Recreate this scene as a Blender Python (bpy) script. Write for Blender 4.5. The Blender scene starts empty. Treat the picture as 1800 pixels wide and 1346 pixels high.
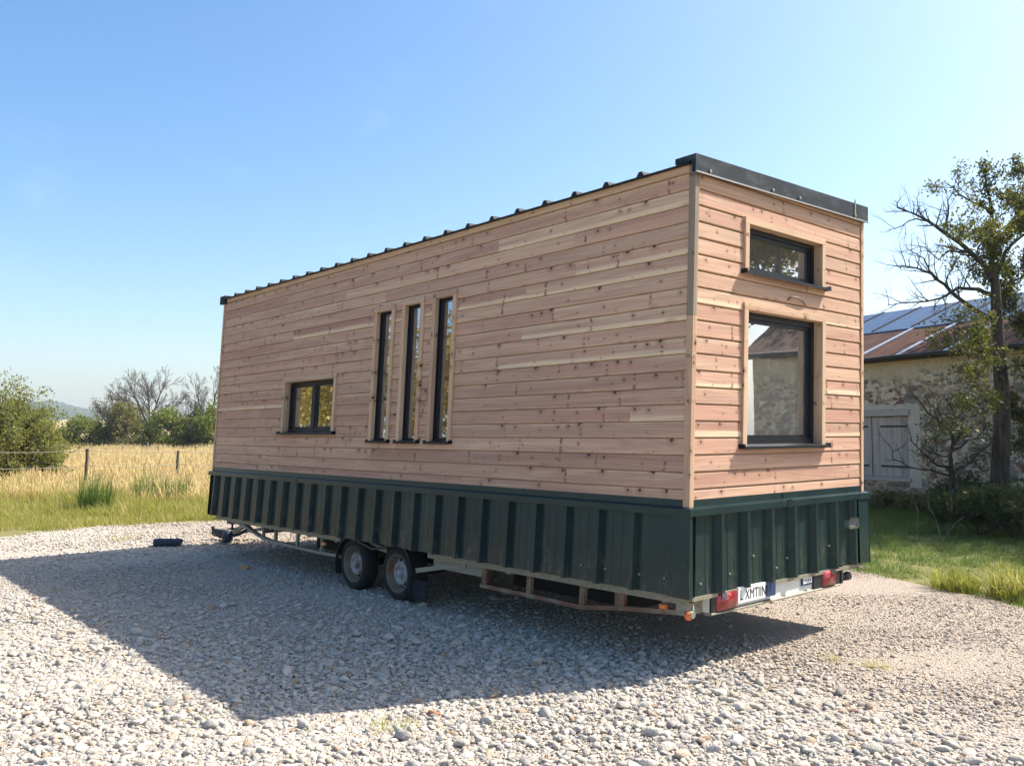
import bpy, bmesh, math, random
import numpy as np
from mathutils import Vector, Matrix
rad=math.radians
random.seed(7); RNG=np.random.default_rng(11)
S=bpy.context.scene; COL=S.collection
# ------------------------------------------------------------------ camera numbers
F=1497.12; PITCH=.05994; YAW=.84848; ROLL=-.00134
CAM=np.array([3.646,-4.845,1.68])
fw=np.array([-math.sin(YAW)*math.cos(PITCH),math.cos(YAW)*math.cos(PITCH),math.sin(PITCH)])
_r=np.array([math.cos(YAW),math.sin(YAW),0.]); _u=np.cross(_r,fw)
RT=math.cos(ROLL)*_r+math.sin(ROLL)*_u; UP=-math.sin(ROLL)*_r+math.cos(ROLL)*_u
FH=np.array([-math.sin(YAW),math.cos(YAW),0.])        # horizontal forward
def at(px,py,d):
    "world point d metres ahead of the viewpoint"
    return CAM+d*(fw+RT*(px-900)/F+UP*(673-py)/F)
def gnd(px,d):
    p=at(px,763,d); return np.array([p[0],p[1],0.])
# ------------------------------------------------------------------ helpers
def tag(o,label=None,cat=None,group=None,kind=None):
    if label: o['label']=label
    if cat: o['category']=cat
    if group: o['group']=group
    if kind: o['kind']=kind
    return o
def empty(name,loc=(0,0,0),parent=None):
    o=bpy.data.objects.new(name,None); o.location=loc; o.empty_display_size=.2; COL.objects.link(o)
    if parent: o.parent=parent
    return o
def link(name,me,mat,parent=None,loc=None):
    if mat: me.materials.append(mat)
    o=bpy.data.objects.new(name,me); COL.objects.link(o)
    if parent: o.parent=parent
    if loc is not None: o.location=loc
    return o
KY=.05494; ZH=1.17; W=2.5; LEN=8.28
def H(p): return (p[0],p[1]+KY*p[2],p[2]+ZH)
ORG=np.array([-4.1,1.25,0.])
class MB:
    def __init__(s): s.v=[];s.f=[];s.uv=[];s.c=[];s.sm=[];s.br=[]
    def face(s,pts,uv=None,c=(.5,.3,.5),smooth=False):
        i=len(s.v); s.v+= [tuple(p) for p in pts]; s.f.append(tuple(range(i,i+len(pts))))
        s.uv.append(uv or [(0,0)]*len(pts)); s.c.append(c); s.sm.append(smooth)
    def box(s,a,d,z,M=lambda a,d,z:(a,d,z),ux=0,c=None,bev=0.0):
        """axis box in (a,d,z) space mapped by M; ux = grain axis"""
        if c is None: c=(random.random(),random.random()*.5,random.random())
        lo=(min(a),min(d),min(z)); hi=(max(a),max(d),max(z))
        P=lambda i,j,k:((lo[0],hi[0])[i],(lo[1],hi[1])[j],(lo[2],hi[2])[k])
        o=random.random()*20
        for q in (((0,0,0),(0,0,1),(0,1,1),(0,1,0)),((1,0,0),(1,1,0),(1,1,1),(1,0,1)),((0,0,0),(1,0,0),(1,0,1),(0,0,1)),
                  ((0,1,0),(0,1,1),(1,1,1),(1,1,0)),((0,0,0),(0,1,0),(1,1,0),(1,0,0)),((0,0,1),(1,0,1),(1,1,1),(0,1,1))):
            pts=[P(*t) for t in q]
            uv=[(p[ux]+o,sum(p[k]-lo[k] for k in range(3) if k!=ux)+.02) for p in pts]
            s.face([M(*p) for p in pts],uv,c)
    def prism(s,prof,a0,a1,M,c=None,caps=True,uvz=True):
        """profile [(d,z)] swept along a"""
        if c is None: c=(random.random(),random.random()*.5,random.random())
        n=len(prof); o=random.random()*20
        for i in range(n):
            (d0,z0),(d1,z1)=prof[i],prof[(i+1)%n]
            zl=min(p[1] for p in prof)
            s.face([M(a0,d0,z0),M(a1,d0,z0),M(a1,d1,z1),M(a0,d1,z1)],[(a0+o,z0-zl),(a1+o,z0-zl),(a1+o,z1-zl),(a0+o,z1-zl)],c)
        if caps:
            s.face([M(a0,d,z) for d,z in prof][::-1],None,c); s.face([M(a1,d,z) for d,z in prof],None,c)
    def tube(s,pts,r,k=6,caps=True,smooth=True):
        pts=[Vector(p) for p in pts]; rr=r if isinstance(r,(list,tuple)) else [r]*len(pts); rings=[]
        for i,p in enumerate(pts):
            d=(pts[min(i+1,len(pts)-1)]-pts[max(i-1,0)]).normalized()
            x=d.cross(Vector((0,0,1)) if abs(d.z)<.95 else Vector((1,0,0))).normalized(); y=d.cross(x)
            rings.append([tuple(p+rr[i]*(math.cos(t)*x+math.sin(t)*y)) for t in [2*math.pi*j/k for j in range(k)]])
        for a,b in zip(rings,rings[1:]):
            for j in range(k): s.face([a[j],a[(j+1)%k],b[(j+1)%k],b[j]],smooth=smooth)
        if caps: s.face(rings[0][::-1]); s.face(rings[-1])
    def bar(s,p,q,w,h):
        p,q=Vector(p),Vector(q); d=(q-p).normalized(); x=d.cross(Vector((0,0,1)) if abs(d.z)<.95 else Vector((0,1,0))).normalized(); y=d.cross(x)
        A=[p+x*a*w/2+y*b*h/2 for a,b in((-1,-1),(1,-1),(1,1),(-1,1))]; B=[v+(q-p) for v in A]
        for i in range(4): s.face([A[i],A[(i+1)%4],B[(i+1)%4],B[i]])
        s.face(A[::-1]); s.face(B)
    def lathe(s,prof,c,k=36,axis='y',smooth=True):
        "profile [(r, t)] turned about the y axis through c"
        def P(r,t,i):
            a=2*math.pi*i/k; return (c[0]+r*math.cos(a),c[1]+t,c[2]+r*math.sin(a))
        for (r0,t0),(r1,t1) in zip(prof,prof[1:]):
            for i in range(k):
                q=[P(r0,t0,i),P(r0,t0,i+1),P(r1,t1,i+1),P(r1,t1,i)]
                if r1<1e-6:q=q[:3]
                elif r0<1e-6:q=[q[0],q[2],q[3]]
                s.face(q,smooth=smooth)
    def brk(s): s.br.append(len(s.f))
    def each(s,name,mat,parent=None,**k):
        "one object per piece, pieces ended by brk()"
        out=[]; cuts=[0]+[b for b in s.br if b<len(s.f)]+[len(s.f)]
        for a,b in zip(cuts,cuts[1:]):
            if a==b: continue
            m=MB(); i0=s.f[a][0]; i1=s.f[b-1][-1]+1; m.v=s.v[i0:i1]; m.f=[tuple(i-i0 for i in f) for f in s.f[a:b]]; m.uv=s.uv[a:b]; m.c=s.c[a:b]; m.sm=s.sm[a:b]
            out.append(m.build(name,mat,parent,**k))
        return out
    def build(s,name,mat,parent=None,shear=True,org=None,label=None,recalc=True,weld=True):
        me=bpy.data.meshes.new(name)
        o=ORG if org is None else np.asarray(org,float)
        vs=[np.array(H(p) if shear else p)-o for p in s.v]
        me.from_pydata([tuple(map(float,v)) for v in vs],[],s.f)
        uvl=me.uv_layers.new(name='bd'); fl=[c for u in s.uv for q in u for c in q]; uvl.data.foreach_set('uv',fl)
        ca=me.color_attributes.new('bdc','FLOAT_COLOR','CORNER')
        ca.data.foreach_set('color',[x for f,c in zip(s.f,s.c) for _ in f for x in (c[0],c[1],c[2],1.)])
        me.polygons.foreach_set('use_smooth',s.sm)
        if recalc:
            bm=bmesh.new(); bm.from_mesh(me)
            if weld: bmesh.ops.remove_doubles(bm,verts=bm.verts,dist=1e-5)
            bmesh.ops.recalc_face_normals(bm,faces=bm.faces); bm.to_mesh(me); bm.free()
        ob=link(name,me,mat,parent)
        if parent is None: ob.location=tuple(o)
        if label: ob['label']=label
        return ob
ML=lambda a,d,z:(a,-d,z)            # long side facing the viewer
ME=lambda a,d,z:(d,a,z)             # right-hand end
MF=lambda a,d,z:(a,W+d,z)           # far long side
MN=lambda a,d,z:(-LEN-d,a,z)        # left-hand end
# ------------------------------------------------------------------ materials
class G:
    def __init__(s,name):
        s.m=bpy.data.materials.new(name); s.m.use_nodes=True; s.t=s.m.node_tree; s.t.nodes.clear(); s.out=s.n('OutputMaterial')
    def n(s,typ,_o=None,**k):
        nd=s.t.nodes.new('ShaderNode'+typ)
        for a,v in k.items():
            if a.startswith('p_'): setattr(nd,a[2:],v); continue
            key=int(a[1:]) if a[0]=='i' and a[1:].isdigit() else a.replace('_',' ')
            sk=nd.inputs[key]
            if isinstance(v,bpy.types.NodeSocket): s.t.links.new(v,sk)
            elif hasattr(v,'outputs'): s.t.links.new(v.outputs[0],sk)
            else:
                if sk.type=='RGBA' and len(v)==3: v=(*v,1)
                sk.default_value=v
        return nd
    def math(s,op,a,b=None,c=None):
        k={'i0':a}
        if b is not None:k['i1']=b
        if c is not None:k['i2']=c
        return s.n('Math',p_operation=op,**k).outputs[0]
    def mix(s,f,a,b,blend='MIX'):
        nd=s.t.nodes.new('ShaderNodeMix'); nd.data_type='RGBA'; nd.blend_type=blend
        for i,v in((0,f),(6,a),(7,b)):
            if isinstance(v,bpy.types.NodeSocket): s.t.links.new(v,nd.inputs[i])
            else: nd.inputs[i].default_value=(*v,1) if isinstance(v,tuple) and len(v)==3 else v
        return nd.outputs[2]
    def ss(s,x,a,b):
        "smoothstep of x from a to b"
        return s.n('MapRange',p_interpolation_type='SMOOTHSTEP',i0=x,i1=a,i2=b).outputs[0]
    def noise(s,vec,scale=1.,detail=4.,rough=.55,dist=0.,dim='3D'):
        nd=s.n('TexNoise',p_noise_dimensions=dim,Scale=scale,Detail=detail,Roughness=rough,Distortion=dist)
        if vec is not None: s.t.links.new(vec,nd.inputs['Vector'])
        return nd.outputs[0]
    def comb(s,x,y,z=0.): return s.n('CombineXYZ',i0=x,i1=y,i2=z).outputs[0]
    def pos(s): return s.n('NewGeometry').outputs[0]
    def vmul(s,v,k): return s.n('VectorMath',p_operation='MULTIPLY',i0=v,i1=k).outputs[0]
    def bump(s,h,st=.5,dist=.01,nrm=None):
        nd=s.n('Bump',Strength=st,Distance=dist,Height=h)
        if nrm is not None: s.t.links.new(nrm,nd.inputs['Normal'])
        return nd.outputs[0]
    def pbr(s,col,rough=.7,metal=0.,bump=None,spec=.5,coat=0.,**k):
        b=s.n('BsdfPrincipled',Base_Color=col,Roughness=rough,Metallic=metal,Specular_IOR_Level=spec,Coat_Weight=coat,**k)
        if bump is not None: s.t.links.new(bump,b.inputs['Normal'])
        s.t.links.new(b.outputs[0],s.out.inputs[0]); return s.m
def simple(name,col,rough=.6,metal=0.,var=.25,scale=6.,spec=.5,bumps=.15,coat=0.):
    g=G(name); p=g.pos(); n=g.noise(p,scale,6); n2=g.noise(p,scale*7,3)
    k=g.math('ADD',1-var/2,g.math('MULTIPLY',n,var)); c=g.mix(1.,(*col,1),g.comb(k,k,k),'MULTIPLY')
    r=g.math('ADD',rough-.08,g.math('MULTIPLY',n2,.16))
    return g.pbr(c,r,metal,g.bump(n2,bumps,.004),spec,coat)
def wood(name,ca=(.425,.232,.166),cb=(.550,.365,.250),cs=(.76,.60,.40),knots=True,gray=0.,sat=1.):
    g=G(name); uv=g.n('UVMap',p_uv_map='bd').outputs[0]; sx=g.n('SeparateXYZ',i0=uv); u,v=sx.outputs[0],sx.outputs[1]
    at_=g.n('Attribute',p_attribute_name='bdc'); sc=g.n('SeparateColor',i0=at_.outputs[0]); r,gg,b=sc.outputs[0],sc.outputs[1],sc.outputs[2]
    wv=g.noise(g.comb(g.math('MULTIPLY',u,.9),g.math('MULTIPLY',v,3.),g.math('MULTIPLY',b,31.)),1.,2)
    v2=g.math('ADD',v,g.math('MULTIPLY',wv,.05))
    fine=g.noise(g.comb(g.math('MULTIPLY',u,2.2),g.math('MULTIPLY',v2,110.),g.math('MULTIPLY',b,37.)),1.,5,.6)
    big=g.noise(g.comb(g.math('MULTIPLY',u,.55),g.math('MULTIPLY',v2,14.),g.math('MULTIPLY',b,53.)),1.,3,.5)
    mid=g.noise(g.comb(g.math('MULTIPLY',u,1.3),g.math('MULTIPLY',v2,36.),g.math('MULTIPLY',b,17.)),1.,4,.55)
    t=g.math('ADD',g.math('MULTIPLY',r,.55),g.math('MULTIPLY',g.ss(big,.32,.68),.55))
    c=g.mix(t,ca,cb)
    ring=g.noise(g.comb(g.math('MULTIPLY',u,.42),g.math('MULTIPLY',v,7.),g.math('MULTIPLY',b,71.)),1.,2,.5)
    ring=g.math('SINE',g.math('ADD',g.math('MULTIPLY',ring,58.),g.math('MULTIPLY',v,160.)))
    c=g.mix(g.math('MULTIPLY',g.ss(ring,.1,.95),.20),c,(.26,.125,.085))
    bv=g.math('ADD',.90,g.math('MULTIPLY',g.math('FRACT',g.math('MULTIPLY',b,7.31)),.22)); c=g.mix(1.,c,g.comb(bv,bv,bv),'MULTIPLY')
    wob=g.math('MULTIPLY',g.math('SUBTRACT',big,.5),.10)
    sap=g.math('MULTIPLY',g.ss(g.math('ADD',v,wob),.052,.022),g.ss(gg,.60,.63))
    c=g.mix(g.math('MULTIPLY',sap,.72),c,cs)
    edge=g.math('MULTIPLY',g.math('ADD',g.ss(g.math('ADD',v,g.math('MULTIPLY',wob,.5)),.018,.006),g.ss(g.math('ADD',v,wob),.104,.117)),.20)
    c=g.mix(edge,c,cs)
    k=g.math('ADD',.58,g.math('ADD',g.math('MULTIPLY',fine,.40),g.math('MULTIPLY',mid,.46))); c=g.mix(1.,c,g.comb(k,k,k),'MULTIPLY')
    gr=g.noise(g.comb(g.math('MULTIPLY',u,1.1),g.math('MULTIPLY',v2,30.),g.math('MULTIPLY',b,9.)),1.,3)
    c=g.mix(g.math('MULTIPLY',g.ss(gr,.55,.72),.32+gray),c,(.25,.185,.175))
    if knots:
        ub=g.math('ADD',u,g.math('MULTIPLY',b,91.))
        wd=g.noise(g.comb(g.math('MULTIPLY',ub,30.),g.math('MULTIPLY',v,30.)),1.,2,.5)
        kv=g.comb(g.math('ADD',g.math('MULTIPLY',ub,6.5),g.math('MULTIPLY',wd,.16)),g.math('ADD',g.math('MULTIPLY',v,8.),g.math('MULTIPLY',wd,.16)))
        vo=g.n('TexVoronoi',p_voronoi_dimensions='2D',Vector=kv,Scale=1.); cc=g.n('SeparateColor',i0=vo.outputs[1])
        zone=g.noise(g.comb(g.math('MULTIPLY',ub,.9),g.math('MULTIPLY',b,13.)),1.,2); pres=g.ss(g.math('ADD',cc.outputs[0],g.math('MULTIPLY',g.math('SUBTRACT',zone,.5),1.3)),.44,.46); rk=g.math('ADD',.030,g.math('MULTIPLY',g.math('POWER',cc.outputs[1],3.),.135))
        core=g.math('MULTIPLY',g.n('MapRange',p_interpolation_type='SMOOTHSTEP',i0=vo.outputs[0],i1=rk,i2=g.math('MULTIPLY',rk,.45)).outputs[0],pres)
        halo=g.math('MULTIPLY',g.n('MapRange',p_interpolation_type='SMOOTHSTEP',i0=vo.outputs[0],i1=g.math('MULTIPLY',rk,3.4),i2=rk).outputs[0],pres)
        c=g.mix(g.math('MULTIPLY',halo,.38),c,(.26,.125,.075))
        # spike knots: short dark squiggles crossing a board
        uw=g.math('ADD',g.math('MULTIPLY',ub,1.55),g.math('MULTIPLY',g.noise(g.comb(g.math('MULTIPLY',ub,9.),g.math('MULTIPLY',v,45.)),1.,3,.6),.085))
        v1=g.n('TexVoronoi',p_voronoi_dimensions='1D',W=uw,Scale=1.); c1=g.n('SeparateColor',i0=v1.outputs[1])
        sp=g.math('MULTIPLY',g.ss(v1.outputs[0],.030,.006),g.ss(c1.outputs[0],.36,.38))
        sp=g.math('MULTIPLY',sp,g.ss(g.noise(g.comb(g.math('MULTIPLY',ub,5.),g.math('MULTIPLY',v,28.)),1.,3),.44,.60))
        c=g.mix(g.math('MULTIPLY',sp,.82),c,(.115,.05,.035)); c=g.mix(g.math('MULTIPLY',core,.93),c,(.05,.022,.016))
    return g.pbr(c,.74,0.,g.bump(g.math('ADD',fine,mid),.22,.0015),.3)
M={}
M['clad']=wood('larch_cladding')
M['trim']=wood('larch_trim',(.47,.29,.182),(.555,.38,.245),knots=True,gray=-.1)
M['post']=wood('larch_post',(.22,.18,.13),(.34,.27,.19),gray=.30)
M['lining']=wood('inner_lining',(.50,.30,.14),(.58,.37,.19),knots=False,gray=-.3)
def metal_green():
    g=G('green_coated_steel'); p=g.pos(); n=g.noise(p,1.7,4); st=g.noise(g.vmul(p,(14.,14.,1.2)),1.,4)
    c=g.mix(g.ss(n,.35,.7),(.013,.030,.031),(.019,.038,.037)); c=g.mix(g.math('MULTIPLY',g.ss(st,.55,.8),.10),c,(.07,.075,.065))
    zz_=g.n('SeparateXYZ',i0=p).outputs[2]; sp_=g.noise(g.vmul(p,(9.,9.,5.)),1.,6,.7); c=g.mix(g.math('MULTIPLY',g.math('MULTIPLY',g.ss(sp_,.50,.72),g.ss(zz_,.98,.52)),.45),c,(.15,.14,.115))
    dots=g.noise(p,90.,2); c=g.mix(g.math('MULTIPLY',g.ss(dots,.72,.76),.4),c,(.16,.16,.14))
    r=g.math('ADD',.10,g.math('MULTIPLY',g.noise(p,5.,5),.17))
    return g.pbr(c,r,0.,g.bump(g.noise(g.vmul(p,(3.,3.,.8)),1.,2),.22,.01),.24)
M['skirt']=metal_green()
M['alu']=simple('anthracite_aluminium',(.008,.011,.015),.42,0.,.2,5.,.28,.04)
M['roofm']=simple('anthracite_roof_steel',(.014,.019,.023),.7,0.,.35,8.,.2,.08)
def fascia_mat():
    g=G('weathered_fascia'); p=g.pos(); n=g.noise(g.vmul(p,(4.,4.,9.)),1.,6,.65); n2=g.noise(p,2.2,3)
    c=g.mix(g.ss(n,.45,.75),(.009,.015,.021),(.045,.058,.070)); c=g.mix(g.math('MULTIPLY',g.ss(n2,.5,.75),.35),c,(.07,.08,.085))
    return g.pbr(c,.55,0.,g.bump(n,.1,.004),.25)
M['fascia']=fascia_mat()
M['lip']=simple('bare_aluminium_lip',(.42,.40,.37),.4,.6,.3,20.)
def galv(name,base,rust,amt):
    g=G(name); p=g.pos(); n=g.noise(p,7.,6,.6); n2=g.noise(p,38.,3)
    c=g.mix(g.ss(n2,.3,.7),base,tuple(x*.72 for x in base)); c=g.mix(g.ss(n,.62-amt,.80-amt),c,rust)
    return g.pbr(c,.58,.25,g.bump(n2,.15,.003),.4)
M['galv']=galv('galvanised_steel',(.30,.285,.225),(.20,.12,.07),.03)
M['rail']=galv('galvanised_rail',(.30,.275,.20),(.22,.15,.09),.02)
M['rusty']=galv('rusted_steel',(.25,.205,.155),(.17,.085,.05),.22)
M['chassisdark']=simple('dark_underfloor',(.016,.015,.014),.9,0.,.5,4.)
M['rubber']=simple('tyre_rubber',(.020,.021,.023),.82,0.,.5,18.,.3,.3)
M['rim']=galv('rusty_wheel_rim',(.24,.19,.14),(.20,.11,.06),.16)
M['hub']=galv('wheel_hub',(.40,.40,.40),(.20,.10,.055),.13)
M['blackplastic']=simple('black_plastic',(.014,.015,.017),.55,0.,.3,9.)
M['white']=simple('white_painted_panel',(.70,.69,.64),.45,0.,.12,7.)
M['platewhite']=simple('plate_white',(.78,.78,.75),.4,0.,.08,20.)
M['ink']=simple('plate_black',(.012,.012,.014),.5,0.,.1)
M['bluetrim']=simple('dark_blue_trim',(.02,.05,.12),.4)
def lens_mat(name,col,col2):
    g=G(name); p=g.pos(); w=g.n('TexWave',Vector=p,Scale=60.,Distortion=.3); n=g.noise(p,14.,4)
    c=g.mix(g.ss(n,.4,.65),col,col2); return g.pbr(c,.18,0.,g.bump(w.outputs[1],.25,.002),.6,.4)
M['redlens']=lens_mat('red_lens',(.34,.012,.014),(.20,.008,.012))
M['amber']=lens_mat('amber_lens',(.75,.16,.02),(.60,.10,.015))
M['chrome']=simple('chromed_metal',(.75,.75,.75),.15,1.,.1,20.,.5,.02)
M['clearlens']=simple('grey_lens',(.10,.10,.11),.2,0.,.5,50.)
M['bluecanvas']=simple('dark_blue_cover',(.022,.034,.06),.6,0.,.5,15.,.4,.4)
def glass(k=4.0,veil=.04,tint=(.80,.86,.84)):
    g=G('window_glass'); fr=g.n('Fresnel',IOR=1.5).outputs[0]; p=g.pos()
    f=g.math('MINIMUM',g.math('ADD',g.math('MULTIPLY',fr,k),.03),1.)
    dirt=g.noise(p,9.,6,.65); bmp=g.bump(g.noise(p,1.6,2),.012,.05)
    gl=g.n('BsdfGlossy',Color=(.95,.97,1.),Roughness=.012,Normal=bmp); tr=g.n('BsdfTransparent',Color=tint)
    m=g.n('MixShader',i0=f,i1=tr.outputs[0],i2=gl.outputs[0]); df=g.n('BsdfDiffuse',Color=(.6,.6,.57))
    m2=g.n('MixShader',i0=g.math('ADD',veil,g.math('MULTIPLY',g.ss(dirt,.5,.78),.12)),i1=m.outputs[0],i2=df.outputs[0])
    g.t.links.new(m2.outputs[0],g.out.inputs[0]); return g.m
M['glass']=glass(7.5,.02); M['glassend']=glass(6.5,.09)
# ------------------------------------------------------------------ tiny house on its trailer
house=empty('tiny_house',tuple(ORG))
tag(house,'pink larch clad tiny house on a twin axle trailer with green ribbed metal skirt','tiny house')
LW=[('small',-6.235,-4.93,.535,1.205),('slot',-4.185,-3.80,.445,1.868),('slot',-3.655,-3.275,.443,1.882),('slot',-3.13,-2.744,.441,1.892)]
EW=[('upper',.613,1.812,1.745,2.168),('lower',.613,1.82,.422,1.503)]
FWN=[('f',-6.6,-5.2,.6,1.9),('f',-4.6,-3.2,.1,2.1),('f',-2.2,-.9,.8,2.0)]
PITCHB=.1197; ZB0=.122
def ztop(y): return 2.455+.042*y
def cut(rect,holes):
    out=[rect]
    for h in holes:
        nx=[]
        for (a0,a1,z0,z1) in out:
            if h[0]>=a1 or h[1]<=a0 or h[2]>=z1-1e-4 or h[3]<=z0+1e-4: nx.append((a0,a1,z0,z1)); continue
            if h[0]>a0+.01: nx.append((a0,h[0],z0,z1))
            if h[1]<a1-.01: nx.append((h[1],a1,z0,z1))
            b0,b1=max(a0,h[0]),min(a1,h[1])
            if h[2]>z0+.004: nx.append((b0,b1,z0,h[2]))
            if h[3]<z1-.004: nx.append((b0,b1,h[3],z1))
        out=nx
    return out
CREAM={(17,-2.173):(.8,.95),(10,-1.809):(.9,.99),(8,-2.104):(.7,.97),(4,-.558):(.8,.98),(14,-1.178):(.1,.7)}
def cladding(name,MM,a0,a1,holes,joints,top,rs,label=None,gp=.0023):
    rg=random.Random(rs); mb=MB(); rows=[(.0,ZB0)]+[(ZB0+k*PITCHB,ZB0+(k+1)*PITCHB) for k in range(19)]
    rows.append((ZB0+19*PITCHB,ZB0+20*PITCHB))
    hs=[(h[1]+.012,h[2]-.012,h[3]+.0,h[4]-.012) for h in holes]
    for ri,(z0,z1) in enumerate(rows):
        k=ri-1
        js=sorted(x for (kk,x) in joints if kk==k) if joints else []
        if joints is None or not js:
            js=[]; x=a0+rg.uniform(1.2,4.5)
            while x<a1-.8:
                js.append(x); x+=rg.uniform(2.4,4.8)
            if rg.random()<.3: js=[]
        cuts=[a0]+js+[a1]
        for i,(b0,b1) in enumerate(zip(cuts,cuts[1:])):
            col=[rg.random(),rg.random()*.61 if rg.random()<.90 else rg.uniform(.62,1.),rg.random()]
            if joints and i>0 and (k,cuts[i]) in CREAM: col[0],col[1]=CREAM[(k,cuts[i])]
            uo=rg.uniform(0,60)
            for (c0,c1,y0,y1) in cut((b0+.0008,b1-.0008,z0,z1),hs):
                lo=gp if y0==z0 else 0; up=gp if y1==z1 else 0
                if top is not None:
                    # sloping top: split in short lengths and clip
                    n=max(1,int((c1-c0)/.12)) if y1>2.44 else 1
                else: n=1
                for q in range(n):
                    e0=c0+(c1-c0)*q/n; e1=c0+(c1-c0)*(q+1)/n
                    t0=y1-up; t1=y1-up
                    if top is not None: t0=min(t0,top(e0)); t1=min(t1,top(e1))
                    if top is None: t0=t1=min(t0,2.455)
                    if min(t0,t1)<y0+lo+.012: continue
                    bb=y0+lo
                    # profile d: back -.02; lower edge stands a little prouder
                    def pr(t): return [(-.02,bb),(-.006,bb),(.0025,bb+.005),(-.0015,t-.006),(-.008,t),(-.02,t)]
                    A=pr(t0);B=pr(t1);N_=len(A)
                    for j in range(N_):
                        d0,za=A[j];d1,zb=A[(j+1)%N_];_,zc=B[j];_,zd=B[(j+1)%N_]
                        mb.face([MM(e0,d0,za),MM(e1,d0,zc),MM(e1,d1,zd),MM(e0,d1,zb)],
                                [(e0+uo,za-z0),(e1+uo,zc-z0),(e1+uo,zd-z0),(e0+uo,zb-z0)],tuple(col))
                    if q==0: mb.face([MM(e0,d,z) for d,z in A],[(e0+uo,z-z0) for d,z in A],tuple(col))
                    if q==n-1: mb.face([MM(e1,d,z) for d,z in B][::-1],[(e1+uo,z-z0) for d,z in B][::-1],tuple(col))
    # backing board behind the shadow gaps
    for (c0,c1,y0,y1) in cut((a0,a1,-.0,2.45),hs): mb.box((c0,c1),(-.04,-.0205),(y0,y1),MM,0,(.2,.2,.5))
    return mb.build(name,M['clad'],house,label=label,weld=False)
cladding('cladding',ML,-LEN+.035,-.045,LW,[(17,-2.173),(10,-1.809),(8,-2.104),(4,-.558),(14,-1.178),(17,-6.3),(12,-5.2),(6,-6.0),(2,-5.1),(0,-3.4),(15,-4.0)],None,3)
cladding('cladding',ME,.045,W-.045,EW,None,ztop,21,gp=.0048)
cladding('cladding',MF,-LEN+.04,-.04,FWN,None,lambda a:2.54,31)
cladding('cladding',MN,.04,W-.04,[],None,ztop,41)
for nm,mm,y,c in (('corner_post',0,0,0),):
    mb=MB()      # visible corner: two boards meeting on the arris
    mb.box((-.045,.012),(-.012,.034),(1.352,2.46),ux=2,c=(.2,.2,.3)); mb.build('corner_post',M['post'],house,label='grey weathered upper length of the corner post')
    mb=MB(); mb.box((-.045,.0125),(-.0125,.034),(-.03,1.349),ux=2,c=(.6,.2,.7)); mb.build('corner_post',M['trim'],house)
    mb=MB(); mb.box((-.04,.010),(W-.032,W+.010),(-.03,2.545),ux=2,c=(.8,.2,.6)); mb.build('corner_post',M['trim'],house)
    mb=MB(); mb.box((-LEN-.010,-LEN+.034),(-.012,.034),(-.03,2.44),ux=2,c=(.6,.2,.8)); mb.build('corner_post',M['trim'],house)
    mb=MB(); mb.box((-LEN-.010,-LEN+.034),(W-.034,W+.010),(-.03,2.54),ux=2,c=(.6,.2,.2)); mb.build('corner_post',M['trim'],house)
mb=MB(); mb.box((-LEN+.036,-.046),(.003,.014),(2.398,2.458),ML,0,(.9,.2,.33)); mb.build('eave_board',M['trim'],house)
def window(MM,a0,a1,z0,z1,mull=False,label=None,deep=.06,fwid=.06,sw=.028,sp=.058,so=.03):
    w=empty('window',(0,0,0),house)
    if label: w['label']=label
    t=.052; mb=MB()
    mb.box((a0,a1),(-deep,.021),(z1-t,z1),MM,0,(random.random(),.1,random.random()))
    mb.box((a0,a0+t),(-deep,.0205),(z0,z1-t-.0005),MM,2,(random.random(),.1,random.random()))
    mb.box((a1-t,a1),(-deep,.0205),(z0,z1-t-.0005),MM,2,(random.random(),.1,random.random()))
    mb.build('casing',M['trim'],w,weld=False)
    i0,i1,j0,j1=a0+t-.012,a1-t+.012,z0-.01,z1-t+.012
    fb=MB(); d0,d1=-deep-.066,-deep+.001
    # outer frame with a stepped sash
    for (p0,p1,q0,q1) in((i0,i0+fwid,j0,j1),(i1-fwid,i1,j0,j1),(i0+fwid,i1-fwid,j1-fwid,j1),(i0+fwid,i1-fwid,j0,j0+fwid)):
        fb.box((p0,p1),(d0,d1-.001),(q0,q1),MM)
    def sash(s0,s1,t0,t1):
        k=sw; e0,e1=-deep-.056,-deep-.014
        for (p0,p1,q0,q1) in((s0,s0+k,t0,t1),(s1-k,s1,t0,t1),(s0+k,s1-k,t1-k,t1),(s0+k,s1-k,t0,t0+k)): fb.box((p0,p1),(e0,e1),(q0,q1),MM)
        return (s0+k,s1-k,t0+k,t1-k)
    panes=[]
    if mull:
        c=(i0+i1)/2; fb.box((c-.032,c+.032),(d0+.01,d1-.008),(j0+fwid,j1-fwid),MM)
        panes=[sash(i0+fwid,c-.032,j0+fwid,j1-fwid),sash(c+.032,i1-fwid,j0+fwid,j1-fwid)]
    else: panes=[sash(i0+fwid,i1-fwid,j0+fwid,j1-fwid)]
    fb.build('frame',M['alu'],w,weld=False)
    for p in panes:
        gb=MB(); gb.face([MM(p[0]-.008,-deep-.034,p[2]-.008),MM(p[1]+.008,-deep-.034,p[2]-.008),MM(p[1]+.008,-deep-.034,p[3]+.008),MM(p[0]-.008,-deep-.034,p[3]+.008)])
        gb.build('pane',M['glassend'] if MM is ME else M['glass'],w,recalc=False)
    sb=MB(); sb.prism([(-deep+.002,z0+.012),(sp-.008,z0-.004),(sp,z0-.006),(sp,z0-.026),(sp-.004,z0-.026),(sp-.006,z0-.014),(-deep+.002,z0+.002)],a0-so,a1+so,MM)
    for x in (a0-so,a1+so-.012): sb.box((x,x+.012),(-.002,sp-.002),(z0-.024,z0+.012),MM)
    sb.build('sill',M['alu'],w,weld=False)
    return w
window(ML,*LW[0][1:],mull=True,label='small two-pane square window',fwid=.05)
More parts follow.
